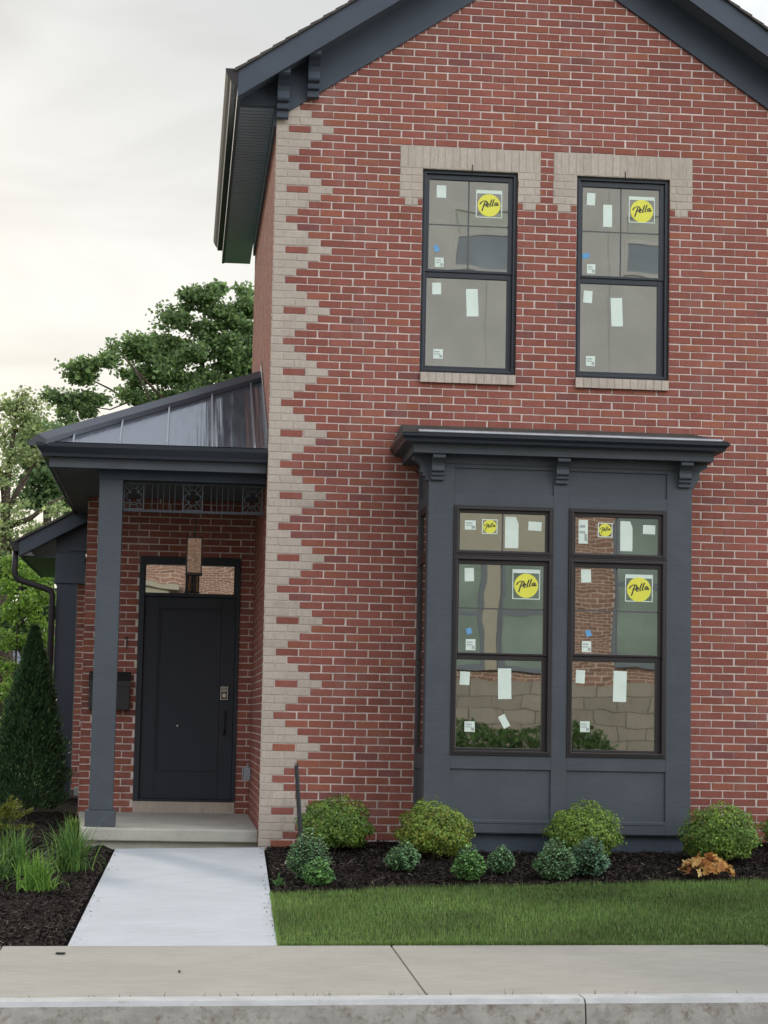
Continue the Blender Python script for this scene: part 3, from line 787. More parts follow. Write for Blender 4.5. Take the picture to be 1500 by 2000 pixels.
for a, b in ((-1.075, -0.680), (-0.575, -0.200)): mb.box(a, b, DY + .05, DY + .055, 2.318, 2.600)
mb.box(-0.655, -0.600, DY + .05, DY + .055, 2.318, 2.600)
mb.build('transom_pane', 'pane_door', door)
for a, b in ((-0.680, -0.655), (-0.600, -0.575), (-0.632, -0.622), (-0.200, -0.172)):
    mb = MB(); mb.box(a, b, DY + .03, DY + .07, 2.318, 2.600); mb.build('muntin', 'door_paint', door)
mb = MB(); mb.ring(-0.305, -0.232, 1.272, 1.400, -0.298, -0.239, 1.279, 1.393, DY + .008, DY + .035, 0); mb.box(-0.298, -0.239, DY + .012, DY + .035, 1.279, 1.393, 1)
mb.tube([(-0.268, DY + .012, 1.312), (-0.268, DY - .006, 1.312)], 0.021, 14, 0)
for i in range(4): mb.box(-0.290 + i * .012, -0.284 + i * .012, DY + .009, DY + .0118, 1.345, 1.385, 0)
mb.build('door_lock', ['chrome', 'black_metal'], door)
mb = MB(); mb.tube([(-0.262, DY + .03, 1.165), (-0.262, DY - .02, 1.16), (-0.262, DY - .03, 1.13), (-0.262, DY - .03, .98), (-0.262, DY - .02, .94), (-0.262, DY + .03, .93)], 0.011, 8)
mb.box(-0.285, -0.239, DY + .028, DY + .036, 1.12, 1.20); mb.box(-0.28, -0.244, DY + .028, DY + .036, .90, .955)
mb.build('door_handle', 'black_metal', door, smooth=False)
mb = MB(); mb.tube([(-0.722, DY + .046, 1.005), (-0.722, DY + .036, 1.005)], 0.008, 10); mb.build('peephole', 'paper', door)

# porch roof: standing seam hip
RE, RXL, RY0 = 3.452, -2.0, 0.06; RS = 0.484
zr = lambda x, y: RE + RS * min(x - RXL, y - RY0)
mb = MB()
A, Bp, Cc = (RXL, RY0, RE), (0.0, RY0, RE), (0.0, RY0 + 2.0, RE + RS * 2.0)
mb.add([A, Bp, Cc, (RXL, 4.4, RE), (0.0, 4.4, RE + RS * 2.0)], [(0, 1, 2), (0, 2, 4, 3)])
mb.add([(x, y, z - .03) for x, y, z in (A, Bp, Cc, (RXL, 4.4, RE), (0.0, 4.4, RE + RS * 2.0))], [(2, 1, 0), (3, 4, 2, 0)])
proof = mb.build('porch_roof', 'roof_metal', house)
for x in (-1.69, -1.288, -0.880, -0.487, -0.115):
    mb = MB(); y1 = RY0 + (x - RXL) - 0.08
    mb.prism([(RY0 + .002, RE + .001), (RY0 + .002, RE + .028), (y1, RE + RS * (y1 - RY0) + .028), (y1, RE + RS * (y1 - RY0) + .001)], 'x', x - .007, x + .007)
    mb.build('seam', 'seam_metal', proof)
mb = MB()                                              # broad hip cap
d = Vector((1, 1, RS)).normalized(); sd = Vector((1, -1, 0)).normalized()
a0 = Vector(A) + d * 0.0; a1 = Vector(Cc) - d * 0.03; wq = 0.115
q = []
for p in (a0, a1):
    q.append([p + sd * wq + Vector((0, 0, -RS * wq * .70 + .004)), p + sd * wq + Vector((0, 0, -RS * wq * .70 + .05)), p + Vector((0, 0, .062)),
              p - sd * wq + Vector((0, 0, -RS * wq * .70 + .05)), p - sd * wq + Vector((0, 0, -RS * wq * .70 + .004))])
mb.add(q[0] + q[1], [(0, 1, 6, 5), (1, 2, 7, 6), (2, 3, 8, 7), (3, 4, 9, 8), (0, 4, 3, 2, 1), (5, 6, 7, 8, 9)])
mb.build('hip_cap', 'roof_cap', proof)
mb = MB()                                              # wall flashing along the side wall
mb.prism([(RY0, RE + .001), (RY0, RE + .16), (RY0 + 2.05, RE + RS * 2.0 + .15), (RY0 + 2.0, RE + RS * 2.0 + .0)], 'x', -0.012, -0.003)
mb.build('flashing', 'drip_edge', proof)
ppath = lambda o: [(-1.895 - o, 4.4), (-1.895 - o, 0.115 - o), (-0.006, 0.115 - o)]
mb = MB(); mb.sweep([(0.0, 3.325), (0.060, 3.325), (0.066, 3.352), (0.085, 3.375), (0.108, 3.405), (0.112, 3.438), (0.098, 3.438), (0.09, 3.40), (0.0, 3.40)], ppath)
mb.build('gutter', 'gutter', proof)
mb = MB(); mb.sweep([(-0.025, 3.238), (0.0, 3.238), (0.0, 3.326), (-0.025, 3.326)], ppath)
mb.build('fascia', 'trim_horizontal', proof)
mb = MB(); mb.box(-1.868, -0.004, 0.142, 4.4, 3.250, 3.262)
y = 0.20
mb.build('ceiling', 'soffit', proof)
mb = MB(); mb.box(-1.47, -0.004, 0.30, 0.50, 3.165, 3.250); mb.build('beam', 'trim_dark', proof)
mb = MB(); mb.box(-1.462, -1.258, 0.30, 0.502, 0.28, 3.164)
colm = mb.build('porch_column', 'trim', house, bev=0.004)
mb = MB(); mb.box(-1.492, -1.233, 0.262, 0.528, 0.139, 0.278); mb.build('column_base', 'trim_horizontal', colm, bev=0.004)
# fretwork band under the beam
mb = MB(); FY0, FY1 = 0.39, 0.42; zb, zt_ = 2.893, 3.163
mb.box(-1.256, -0.004, FY0 - .01, FY1 + .01, zb, zb + 0.022); mb.box(-1.256, -0.004, FY0, FY1, zt_ - .018, zt_)
for x in lin(-1.05, -0.75, 7)[1:-1] + lin(-0.53, -0.23, 7)[1:-1]: mb.box(x - .0028, x + .0028, FY0 + .008, FY1 - .008, zb + .022, zt_ - .018)
fret = mb.build('fretwork', 'fret_paint', house)
def quatrefoil(x0, x1):
    q = MB(); z0, z1 = zb + .022, zt_ - .018; cx, cz = (x0 + x1) / 2, (z0 + z1) / 2
    q.ring(x0, x1, z0, z1, x0 + .01, x1 - .01, z0 + .008, z1 - .008, FY0 + .002, FY1 - .002)
    R_, o_ = 0.036, 0.034
    for k in range(4):
        a0_ = k * PI / 2
        pts = []
        for i in range(9):
            th = a0_ - 1.9 + 3.8 * i / 8
            pts.append((cx + o_ * math.cos(a0_) + R_ * math.cos(th), (FY0 + FY1) / 2, cz + o_ * 1.1 * math.sin(a0_) + R_ * math.sin(th)))
        q.tube(pts, 0.0055, 5)
        sx, sz = (1, 1, -1, -1)[k], (1, -1, -1, 1)[k]
        q.tube([(cx + sx * .042, (FY0 + FY1) / 2, cz + sz * .047), (x0 + .008 if sx < 0 else x1 - .008, (FY0 + FY1) / 2, (z1 - .02) if sz > 0 else (z0 + .02))], 0.0055, 5)
        q.tube([(cx + sx * .018, (FY0 + FY1) / 2, cz + sz * .07), (cx + sx * .05, (FY0 + FY1) / 2, (z1 - .004) if sz > 0 else (z0 + .004))], 0.0055, 5)
    q.build('quatrefoil', 'fret_light', fret)
for a, b in ((-1.252, -1.070), (-0.732, -0.552), (-0.205, -0.025)): quatrefoil(a, b)
mb = MB(); mb.box(-0.075, -0.006, 2.20, 2.29, 0.50, 0.615); mb.box(-0.083, -0.075, 2.192, 2.298, 0.492, 0.623)
mb.tube([(-0.03, 2.245, 0.615), (-0.03, 2.245, 0.66)], 0.012, 8)
mb.build('outlet_box', 'box_grey', house, bev=0.004)

# ---- rear porch of the same house
RYF = 4.6
mb = MB(); mb.box(-2.066, -1.850, RYF + .02, RYF + .24, 0.14, 2.505)
mb.box(-2.088, -1.770, RYF, RYF + .26, 2.505, 2.830); mb.prism([(-2.09, 2.831), (-1.30, 2.831), (-1.30, 3.50), (-1.70, 3.28), (-2.09, 3.06)], 'y', RYF + .03, RYF + .1)
mb.box(-1.95, -1.55, RYF + .012, RYF + .03, 2.86, 2.90)
rp = mb.build('rear_porch', 'trim_dark', house, bev=0.004)
mb = MB()
for yo in (0,):
    mb.prism([(-2.50, 2.93), (-1.0, 3.765), (-1.0, 3.79), (-2.52, 2.945)], 'y', RYF - .18, 8.0)
mb.build('roof', 'shingle', rp)
mb = MB(); mb.prism([(-2.47, 2.775), (-1.0, 3.59), (-1.0, 3.764), (-2.47, 2.940)], 'y', RYF - .15, RYF - .12)
mb.box(-2.47, -2.445, RYF - .119, 8.0, 2.775, 2.93); mb.build('fascia', 'trim_dark', rp)
mb = MB(); mb.prism([(-2.445, 2.79), (-1.0, 3.60), (-1.0, 3.62), (-2.445, 2.81)], 'y', RYF - .118, RYF + .03)
mb.box(-2.444, -1.2, RYF + .10, 8.0, 2.785, 2.80); mb.build('soffit', 'soffit', rp)
mb = MB(); mb.prism([(-2.472 - a, 2.83 + b * .85) for a, b in KG] + [(-2.472, 2.93)], 'y', RYF - .15, 8.0); mb.build('gutter', 'gutter_bronze', rp)
mb = MB(); yd = RYF - .06
mb.tube([(-2.515, yd, 2.84), (-2.515, yd, 2.62), (-2.505, yd, 2.57), (-2.46, yd, 2.525), (-2.30, yd, 2.475), (-2.16, yd, 2.43), (-2.115, yd, 2.41), (-2.105, yd, 2.36), (-2.105, yd, 0.10)], 0.033, 10)
mb.build('downspout', 'gutter_bronze', rp, smooth=True)
mb = MB(); courses(mb, (-1.99, 7.2, 0), (1, 0, 0), (0, -1, 0), 1, 42, lambda n: [(0, 0.9)], red); mb.build('rear_wall', ['brick', 'mortar'], house)
mb = MB(); mb.box(-2.14, -1.55, RYF - .1, 7.1, 0.0, 0.135); mb.build('rear_slab', 'trim_dark', house)
mb = MB(); mb.box(-1.835, -1.745, 5.2, 5.26, 0.14, 0.30); mb.build('vent_cover', 'paper', house)

# ------------------------------------------------------------------ things on the porch
lx, ly = -0.611, 1.3
lan = thing('pendant_lantern', 'black pendant lantern with a brick reflection tinted into its glass, hanging over the front door', 'lantern', (lx, ly, 2.24))
org = (lx, ly, 2.24)
mb = MB(); h = 0.068
for sx in (-1, 1):
    for sy in (-1, 1): mb.box(lx + sx * h - .006, lx + sx * h + .006, ly + sy * h - .006, ly + sy * h + .006, 2.415, 2.752)
mb.box(lx - h - .012, lx + h + .012, ly - h - .012, ly + h + .012, 2.405, 2.425); mb.box(lx - h - .008, lx + h + .008, ly - h - .008, ly + h + .008, 2.746, 2.758)
mb.box(lx - .012, lx + .012, ly - .012, ly + .012, 2.758, 2.80)
mb.build('frame', 'black_metal', lan, org, bev=0.002)
mb = MB(); mb.box(lx - h + .004, lx + h - .004, ly - h + .004, ly + h - .004, 2.426, 2.745); mb.build('lamp_glass', 'lantern_pane', lan, org)
mb = MB(); mb.tube([(lx, ly, 2.43), (lx, ly, 2.56)], .018, 10); mb.tube([(lx, ly, 2.56), (lx, ly, 2.60), (lx, ly, 2.63)], [.012, .02, .004], 10); mb.build('bulb', 'pale_trim', lan, org)
mb = MB(); mb.tube([(lx, ly, 2.80), (lx, ly, 3.25)], 0.006, 6); mb.box(lx - .05, lx + .05, ly - .05, ly + .05, 3.235, 3.249); mb.build('hanging_rod', 'black_metal', lan, org)

org = (-1.394, DY - .002, 1.15)
mbx = thing('mailbox', 'black wall mailbox half hidden behind the porch column', 'mailbox', org)
mb = MB(); mb.prism([(DY - .003, 1.15), (DY - .003, 1.505), (DY - .05, 1.512), (DY - .115, 1.43), (DY - .115, 1.15)], 'x', -1.593, -1.195); mb.build('box', 'black_metal', mbx, org, bev=0.005)
mb = MB(); mb.prism([(DY - .003, 1.507), (DY - .004, 1.518), (DY - .05, 1.524), (DY - .128, 1.432), (DY - .128, 1.38), (DY - .117, 1.38), (DY - .117, 1.432), (DY - .05, 1.514)], 'x', -1.598, -1.190); mb.build('lid', 'black_metal', mbx, org)
mb = MB(); mb.box(-1.248, -1.236, DY - .014, DY - .004, 1.755, 1.876); mb.add([(-1.248, DY - .014, 1.876), (-1.248, DY - .014, 1.858), (-1.268, DY - .014, 1.846), (-1.268, DY - .014, 1.858)], [(0, 1, 2, 3)])
tag(mb.build('house_number', 'black_metal'), 'black metal digit 1 on the brick between column and door', 'house number')
mb = MB()
pts = [(-1.655, 1.845), (-1.640, 1.868), (-1.615, 1.876), (-1.592, 1.866), (-1.582, 1.845), (-1.590, 1.820), (-1.62, 1.79), (-1.655, 1.760), (-1.578, 1.760)]
mb.tube([(x + .088, DY - .01, z) for x, z in pts], 0.007, 6)
tag(mb.build('house_number', 'black_metal'), 'black metal digit mostly hidden left of the porch column', 'house number')

# ------------------------------------------------------------------ plants
def unit(n):
    v = nr.normal(size=(n, 3)); return v / np.linalg.norm(v, axis=1, keepdims=True)
def leaves(P, size, asp, col, up=0.3, nrm=None, jit=0.25):
    """diamond leaves at P; col (n,3)"""
    n = len(P); t_ = unit(n); nn = unit(n)
    if nrm is not None: nn = nrm + 0.65 * nn
    nn[:, 2] += up; nn /= np.linalg.norm(nn, axis=1, keepdims=True)
    t_ = t_ - nn * (t_ * nn).sum(1, keepdims=True); t_ /= np.linalg.norm(t_, axis=1, keepdims=True) + 1e-9
    b_ = np.cross(nn, t_)
    s_ = (size * (1 + jit * nr.normal(size=n)).clip(0.4, 1.8))[:, None]
    V = np.stack([P - t_ * s_ * .5, P + b_ * s_ * asp * .5 - t_ * s_ * .05, P + t_ * s_ * .5, P - b_ * s_ * asp * .5 - t_ * s_ * .05], 1).reshape(-1, 3)
    return V, col
def vary(base, n, s=0.16, hue=0.10):
    c = np.array(base)[None] * (1 + s * nr.normal(size=(n, 1)))
    return c * (1 + hue * nr.normal(size=(n, 3)))

def dome(loc, rx, ry, h, n, lf, palette, weights, name, label, cat, group, mat='leaf_thick', squash=0.62, stems=14, droop=False):
    x, y = loc; z = GB(x, y) - 0.01; t = thing(name, label, cat, (x, y, z), group)
    d = unit(n * 2); d = d[d[:, 2] > -0.85][:n]; n = len(d)
    ph = nr.uniform(0, 6, 6)
    lump = 0.98 + 0.045 * np.sin(2 * d[:, 0] + 3 * d[:, 1] + ph[5]) + 0.06 * np.sin(4 * d[:, 0] + ph[0]) * np.sin(5 * d[:, 1] + ph[1]) + 0.06 * np.sin(9 * d[:, 2] + ph[2] + 5 * d[:, 0]) + 0.05 * np.sin(13 * d[:, 0] + ph[3]) * np.sin(11 * d[:, 2] + ph[4])
    depth = 1 - 0.42 * nr.random(n) ** 1.7
    spike = np.where(nr.random(n) < 0.07, 1 + 0.16 * nr.random(n), 1)
    r = lump * depth * spike
    zc = h * 0.46
    P = np.stack([x + d[:, 0] * rx * r, y + d[:, 1] * ry * r, z + zc + d[:, 2] * np.where(d[:, 2] > 0, h - zc, zc * .98) * r], 1)
    P[:, 2] = np.maximum(P[:, 2], z + 0.012)
    idx = nr.choice(len(palette), n, p=np.array(weights) / sum(weights))
    # colour drifts in patches, as new growth does
    patch = np.sin(P[:, 0] * 21 + ph[0]) + np.sin(P[:, 2] * 19 + ph[1]) + np.sin(P[:, 1] * 17)
    idx = np.where((patch > 1.2) & (nr.random(n) < .6), 0, idx)
    col = np.array(palette)[idx]
    mean = (np.array(palette) * np.array(weights)[:, None]).sum(0) / sum(weights)
    col = 1.22 * (0.40 * mean + 0.60 * col) * (1 + 0.13 * nr.normal(size=(n, 1))) * (1.02 + 0.10 * patch[:, None] / 2)
    V, c = leaves(P, lf, 0.55, col, 0.25, d)
    npmesh('foliage', V, 4, c, mat, t, (x, y, z))
    mb = MB()
    for k in range(stems):
        a = rnd.uniform(0, 2 * PI); rr = rnd.uniform(.35, .8)
        mb.tube([(x + .03 * math.cos(a), y + .03 * math.sin(a), z - .02), (x + rx * rr * .5 * math.cos(a), y + ry * rr * .5 * math.sin(a), z + h * .3), (x + rx * rr * math.cos(a), y + ry * rr * math.sin(a), z + h * rnd.uniform(.5, .8))], [.008, .006, .003], 5)
    mb.build('stem', 'bark', t, (x, y, z))
    return t
BOX = [(0.23, 0.33, 0.055), (0.125, 0.215, 0.045), (0.075, 0.145, 0.035), (0.30, 0.27, 0.05), (0.24, 0.13, 0.05)]
gB = 'clipped boxwood balls along the brick wall'
dome((0.605, -0.52), .335, .30, .47, 9000, .025, BOX, (2, 5, 5, .1, .1), 'boxwood', 'round green boxwood behind the leaning black stake', 'shrub', gB)
dome((1.385, -1.02), .315, .29, .47, 9000, .025, BOX, (5, 3, 2, 1.6, .6), 'boxwood', 'yellow-tinged boxwood with brown lower leaves in front of the bay\'s left corner', 'shrub', gB)
dome((2.615, -1.05), .310, .29, .46, 9000, .025, BOX, (4.5, 4, 3, .3, .05), 'boxwood', 'bright green boxwood standing before the middle of the bay', 'shrub', gB)
dome((3.73, -1.20), .325, .29, .48, 9000, .025, BOX, (2.4, 4, 5, .1, .03), 'boxwood', 'dark green boxwood right of the bay behind the orange plant', 'shrub', gB)
dome((4.56, -.55), .30, .28, .38, 6000, .025, BOX, (2, 4, 5, .1, .03), 'boxwood', 'boxwood cut off by the right edge of the photo', 'shrub', gB)

def mound(loc, r, h, n, palette, label, lf=0.026):
    """loose mound of whorled stems"""
    x, y = loc; z = GB(x, y) - 0.01
    t = thing('perennial_mound', label, 'plant', (x, y, z), 'low blue-green perennials in the mulch bed')
    P, Nn = [], []; mb = MB()
    for k in range(int(n * 1.5)):
        th = rnd.uniform(0, 2 * PI); u = math.sqrt(rnd.random()); hh = h * (1 - 0.62 * u * u) * rnd.uniform(.75, 1.10)
        tip = Vector((x + r * u * math.cos(th), y + r * u * math.sin(th), z + hh)); base = Vector((x + r * .25 * u * math.cos(th), y + r * .25 * u * math.sin(th), z))
        mb.tube([base, base.lerp(tip, .6) + Vector((0, 0, .02)), tip], [.003, .0025, .0015], 4, cap=False)
        for j in range(16):
            q = j / 15; p = base.lerp(tip, .25 + .75 * q)
            a = j * 2.4 + th; o_ = .6 * lf * (1.2 - q * .55)
            P.append(p + Vector((math.cos(a) * o_, math.sin(a) * o_, .004))); Nn.append((math.cos(a) * .5, math.sin(a) * .5, .7))
    P = np.array([tuple(p) for p in P]); n_ = len(P)
    col = np.array(palette)[nr.integers(0, len(palette), n_)] * (1 + .15 * nr.normal(size=(n_, 1)))
    V, c = leaves(P, lf, .62, col, .4, np.array(Nn))
    npmesh('foliage', V, 4, c, 'leaf_thick', t, (x, y, z)); mb.build('stem', 'bark', t, (x, y, z))
BG = [(0.17, 0.31, 0.16), (0.20, 0.36, 0.17), (0.13, 0.24, 0.135), (0.24, 0.40, 0.18)]
LG = [(0.165, 0.34, 0.11), (0.21, 0.41, 0.12), (0.12, 0.25, 0.09)]
mound((0.30, -2.15), .185, .38, 150, BG, 'tall blue-green perennial beside the leaning black stake')
mound((0.345, -2.45), .13, .20, 80, LG, 'small light green perennial nearest the walk, before the stake')
mound((1.07, -1.68), .155, .235, 110, BG, 'blue-green perennial at the feet of the yellow-tinged boxwood')
mound((1.51, -2.18), .14, .27, 110, LG, 'lighter green perennial of the pair below the bay\'s left window')
mound((1.82, -1.78), .12, .225, 90, BG, 'dark green perennial of the pair below the bay\'s left window')
mound((2.18, -2.16), .185, .315, 150, BG, 'blue-green perennial on the left before the middle boxwood')
mound((2.48, -1.96), .175, .325, 140, [(c[0] * .8, c[1] * .85, c[2] * 1.05) for c in BG], 'darker blue-green perennial on the right before the middle boxwood')

# coral bells
x, y = 3.385, -2.05; z = GB(x, y)
cb = thing('coral_bells', 'orange coral bells plant in the mulch near the lawn', 'plant', (x, y, z))
mb = MB(); stm = MB()
for k in range(64):
    th = rnd.uniform(0, 2 * PI); u = math.sqrt(rnd.random()); hh = .195 * (1 - .62 * u * u) * rnd.uniform(.55, 1.12)
    c = Vector((x + .205 * u * math.cos(th), y + .15 * u * math.sin(th), z + hh)); sz = rnd.uniform(.030, .050)
    nv = Vector((math.cos(th) * u * .8 + rnd.gauss(0, .45), math.sin(th) * u * .6 - .35 + rnd.gauss(0, .45), .75 + rnd.gauss(0, .25))).normalized(); a = nv.cross(Vector((.1, .2, 1))).normalized(); b_ = nv.cross(a)
    cc = rnd.choice([(.62, .36, .11), (.74, .48, .17), (.52, .25, .08), (.80, .58, .26), (.36, .15, .06)])
    vs = [c - nv * .010]
    for i in range(18):
        t_ = 2 * PI * i / 18; rr = sz * (1.0, 1.08, .72)[i % 3] * (1 if 1 < i < 17 else .45) * rnd.uniform(.92, 1.08)
        vs.append(c + a * rr * math.cos(t_) + b_ * rr * math.sin(t_) + nv * rnd.uniform(-.007, .010))
    for i in range(1, 19):
        f = rnd.uniform(.86, 1.12); mb.add([vs[0], vs[i], vs[i % 18 + 1]], [(0, 1, 2)], 0, tuple(v * f for v in cc))
    stm.tube([(x + .02 * math.cos(th), y + .02 * math.sin(th), z - .01), c - nv * .010], [.003, .002], 4, cap=False)
mb.build('foliage', 'leaf', cb, (x, y, z)); stm.build('stem', 'bark', cb, (x, y, z))

# blades
def blades(x, y, z, n, Lmin, Lmax, spread, wd, palette, seg=5, stiff=.5, r0=.05):
    V, col = [], []
    for k in range(n):
        th = rnd.uniform(0, 2 * PI); Lb = rnd.uniform(Lmin, Lmax); lean = abs(rnd.gauss(0, spread)); c = rnd.choice(palette); f = rnd.gauss(1, .14)
        b0 = Vector((x + r0 * rnd.gauss(0, .6), y + r0 * rnd.gauss(0, .6), z)); dr = Vector((math.cos(th), math.sin(th), 0)); sd_ = Vector((-math.sin(th + rnd.uniform(-1, 1)), math.cos(th + rnd.uniform(-1, 1)), 0)).normalized()
        p = b0; ang = lean * .5; pts = [p]
        for i in range(seg):
            ang += lean * stiff * (i + 1) / seg
            p = p + (dr * math.sin(ang) + Vector((0, 0, math.cos(ang)))) * (Lb / seg); pts.append(p)
        for i in range(seg):
            w0 = wd * (1 - (i / seg) ** 2) ; w1 = wd * (1 - ((i + 1) / seg) ** 2) + .0004
            V += [tuple(pts[i] - sd_ * w0 * .5), tuple(pts[i] + sd_ * w0 * .5), tuple(pts[i + 1] + sd_ * w1 * .5), tuple(pts[i + 1] - sd_ * w1 * .5)]
            col.append([v * f for v in c])
    return np.array(V), np.array(col)
DAY = [(.09, .19, .05), (.12, .235, .055), (.065, .14, .045), (.16, .28, .06)]
DAYL = [(.16, .31, .055), (.20, .37, .065), (.12, .24, .05)]
for lab, (x, y), n, La, Lb, pal in (
    ('large dark green grass clump beside the porch step', (-1.50, -1.55), 260, .28, .46, DAY),
    ('medium grass clump at the left edge of the photo', (-1.93, -1.75), 210, .24, .42, DAY),
    ('small bright green grass clump nearest the sidewalk', (-1.70, -2.62), 170, .18, .30, DAYL),
    ('grass clump cut off by the left edge of the photo', (-2.06, -2.10), 150, .22, .36, DAY)):
    z = G(x, y) - .01; t = thing('grass_clump', lab, 'plant', (x, y, z), 'strap leaved grass clumps in the left bed')
    V, c = blades(x, y, z, n, La, Lb * 1.08, .60, .011, pal, 6, .75, .085)
    npmesh('foliage', V, 4, c, 'grass_blade', t, (x, y, z))
x, y = -1.62, .95; z = G(x, y); V, c = blades(x, y, z, 60, .10, .2, .6, .02, [(.20, .26, .05), (.12, .20, .04)], 4, .6, .05)
tag(npmesh('seedling', V, 4, c, 'leaf'), 'small yellow-green plant between porch slab and grass clump', 'plant')
x, y = 0.065, -2.48; z = GB(x, y) - .0; V, c = blades(x, y, z, 22, .06, .13, .95, .022, [(.09, .19, .06), (.12, .24, .07)], 4, .5, .02)
tag(npmesh('seedling', V, 4, c, 'leaf'), 'tiny green seedling in the mulch beside the pale walk', 'plant')
x, y = -2.10, -2.62; z = G(x, y); V, c = blades(x, y, z, 60, .08, .2, .8, .03, [(.16, .30, .04), (.22, .36, .05)], 4, .5, .04)
tag(npmesh('seedling', V, 4, c, 'leaf'), 'yellow-green leafy plant at the far left edge of the photo', 'plant')

# arborvitae
x, y = -2.17, 3.0; z = G(x, y) - .03
ar = thing('arborvitae', 'tall dark green cone shaped arborvitae left of the house', 'tree', (x, y, z))
n = 30000; hz = nr.random(n) ** .8; prof = np.interp(hz, [0, .06, .2, .45, .7, .88, 1], [.24, .315, .325, .26, .155, .07, .01]); th = nr.uniform(0, 2 * PI, n)
rr = prof * (1 - .38 * nr.random(n) ** 2) * (1 + .10 * np.sin(5 * th + 9 * hz) + .09 * np.sin(11 * th - 23 * hz) + .08 * np.sin(3 * th + 41 * hz)) * np.where(nr.random(n) < .08, 1.18, 1)
P = np.stack([x + rr * np.cos(th), y + rr * np.sin(th), z + .04 + hz * 1.80], 1)
col = np.array([(.048, .10, .046), (.06, .125, .05), (.036, .075, .04), (.085, .15, .055)])[nr.integers(0, 4, n)] * (1 + .16 * nr.normal(size=(n, 1)))
dout = np.stack([np.cos(th), np.sin(th), .2 + 0 * th], 1); t_ = np.stack([np.cos(th) * .55, np.sin(th) * .55, 1 + 0 * th], 1) + .5 * unit(n); t_ /= np.linalg.norm(t_, axis=1, keepdims=True)
b_ = np.cross(t_, unit(n)); b_ /= np.linalg.norm(b_, axis=1, keepdims=True); s_ = nr.uniform(.03, .06, n)[:, None]
V = np.stack([P, P + t_ * s_ * .5 + b_ * s_ * .2, P + t_ * s_, P + t_ * s_ * .5 - b_ * s_ * .2], 1).reshape(-1, 3)
npmesh('crown', V, 4, col, 'leaf_thick', ar, (x, y, z))
mb = MB(); mb.tube([(x, y, z), (x, y, z + .8), (x + .01, y, z + 1.6)], [.03, .022, .008], 7); mb.build('trunk', 'bark', ar, (x, y, z))

# gold tipped juniper
x, y = -2.36, .8; z = G(x, y) - .02
ju = thing('juniper', 'gold tipped spreading juniper at the left edge below the arborvitae', 'shrub', (x, y, z))
Vs, cs = [], []; mb = MB()
for k in range(46):
    th = rnd.uniform(0, 2 * PI); Lb = rnd.uniform(.25, .50); el = rnd.uniform(.12, .85); base = Vector((x, y, z + .06))
    dr = Vector((math.cos(th) * math.cos(el), math.sin(th) * math.cos(el), math.sin(el))); tip = base + dr * Lb
    mb.tube([base, tip], [.006, .002], 4, cap=False); m_ = 150
    q = nr.random(m_) ** .7; P = np.array(base)[None] + np.array(dr)[None] * (Lb * q)[:, None] + nr.normal(size=(m_, 3)) * (.030 * (1.15 - q))[:, None] * np.array([[1, 1, .5]])
    t_ = np.array(dr)[None] + .6 * unit(m_); t_ /= np.linalg.norm(t_, axis=1, keepdims=True); b_ = np.cross(t_, unit(m_)); s_ = .04
    Vs.append(np.stack([P, P + t_ * s_ * .5 + b_ * .005, P + t_ * s_, P + t_ * s_ * .5 - b_ * .005], 1).reshape(-1, 3))
    g = (q > .55)[:, None]
    cs.append(np.where(g, np.array([(.20, .22, .04)]), np.array([(.07, .115, .035)])) * (1 + .2 * nr.normal(size=(m_, 1))))
npmesh('foliage', np.concatenate(Vs), 4, np.concatenate(cs), 'leaf_thick', ju, (x, y, z)); mb.build('stem', 'bark', ju, (x, y, z))

# ---- lawn grass and mulch chips
n = 110000
gx = nr.uniform(-.10, 5.6, n); ed = np.interp(gx, [e[0] for e in EDGE], [e[1] for e in EDGE]); gy = -5.16 + (ed + 5.16 + .03 * np.sin(gx * 9)) * nr.random(n)
nf = 9000; gx[:nf] = nr.uniform(-.06, 5.6, nf); gy[:nf] = -5.15 + .05 * nr.random(nf)
gx = np.maximum(gx, -.063 + .022 * (gy + 5.15)) + .006 * nr.normal(size=n)
gz = 0.012 + 0.0525 * gy + 0.011 * (gx - 1) + .002
Lb = nr.uniform(.020, .050, n) * np.where(nr.random(n) < .04, 1.35, 1) * (1 + .25 * np.sin(gx * 3.1 + 1) * np.sin(gy * 2.7)); th = nr.uniform(0, 2 * PI, n); le = nr.uniform(0, .75, n); wv = nr.uniform(.0028, .0048, n)
bs = np.stack([gx, gy, gz], 1); tp = bs + np.stack([np.cos(th) * np.sin(le) * Lb, np.sin(th) * np.sin(le) * Lb, np.cos(le) * Lb], 1)
sd_ = np.stack([np.cos(th + 1.57), np.sin(th + 1.57), 0 * th], 1) * wv[:, None]
V = np.stack([bs - sd_ * .5, bs + sd_ * .5, tp], 1).reshape(-1, 3)
pt = np.sin(gx * 1.7 + .8 * np.sin(gy * 2.1)) + np.sin(gy * 3.3 + gx) + .8 * np.sin(gx * 5.2 - gy * 4.1)
base = np.array([.145, .240, .064])[None] * (1 + .11 * pt[:, None]) * np.exp(.34 * nr.normal(size=(n, 1)))
dry = nr.random(n) < .06; base[dry] = np.array([.32, .32, .16])
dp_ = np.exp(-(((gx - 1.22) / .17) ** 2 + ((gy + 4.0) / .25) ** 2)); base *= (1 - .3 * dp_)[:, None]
stuff(npmesh('grass', V, 3, base, 'grass_blade'), 'short mown green lawn between sidewalk and mulch bed', 'grass')

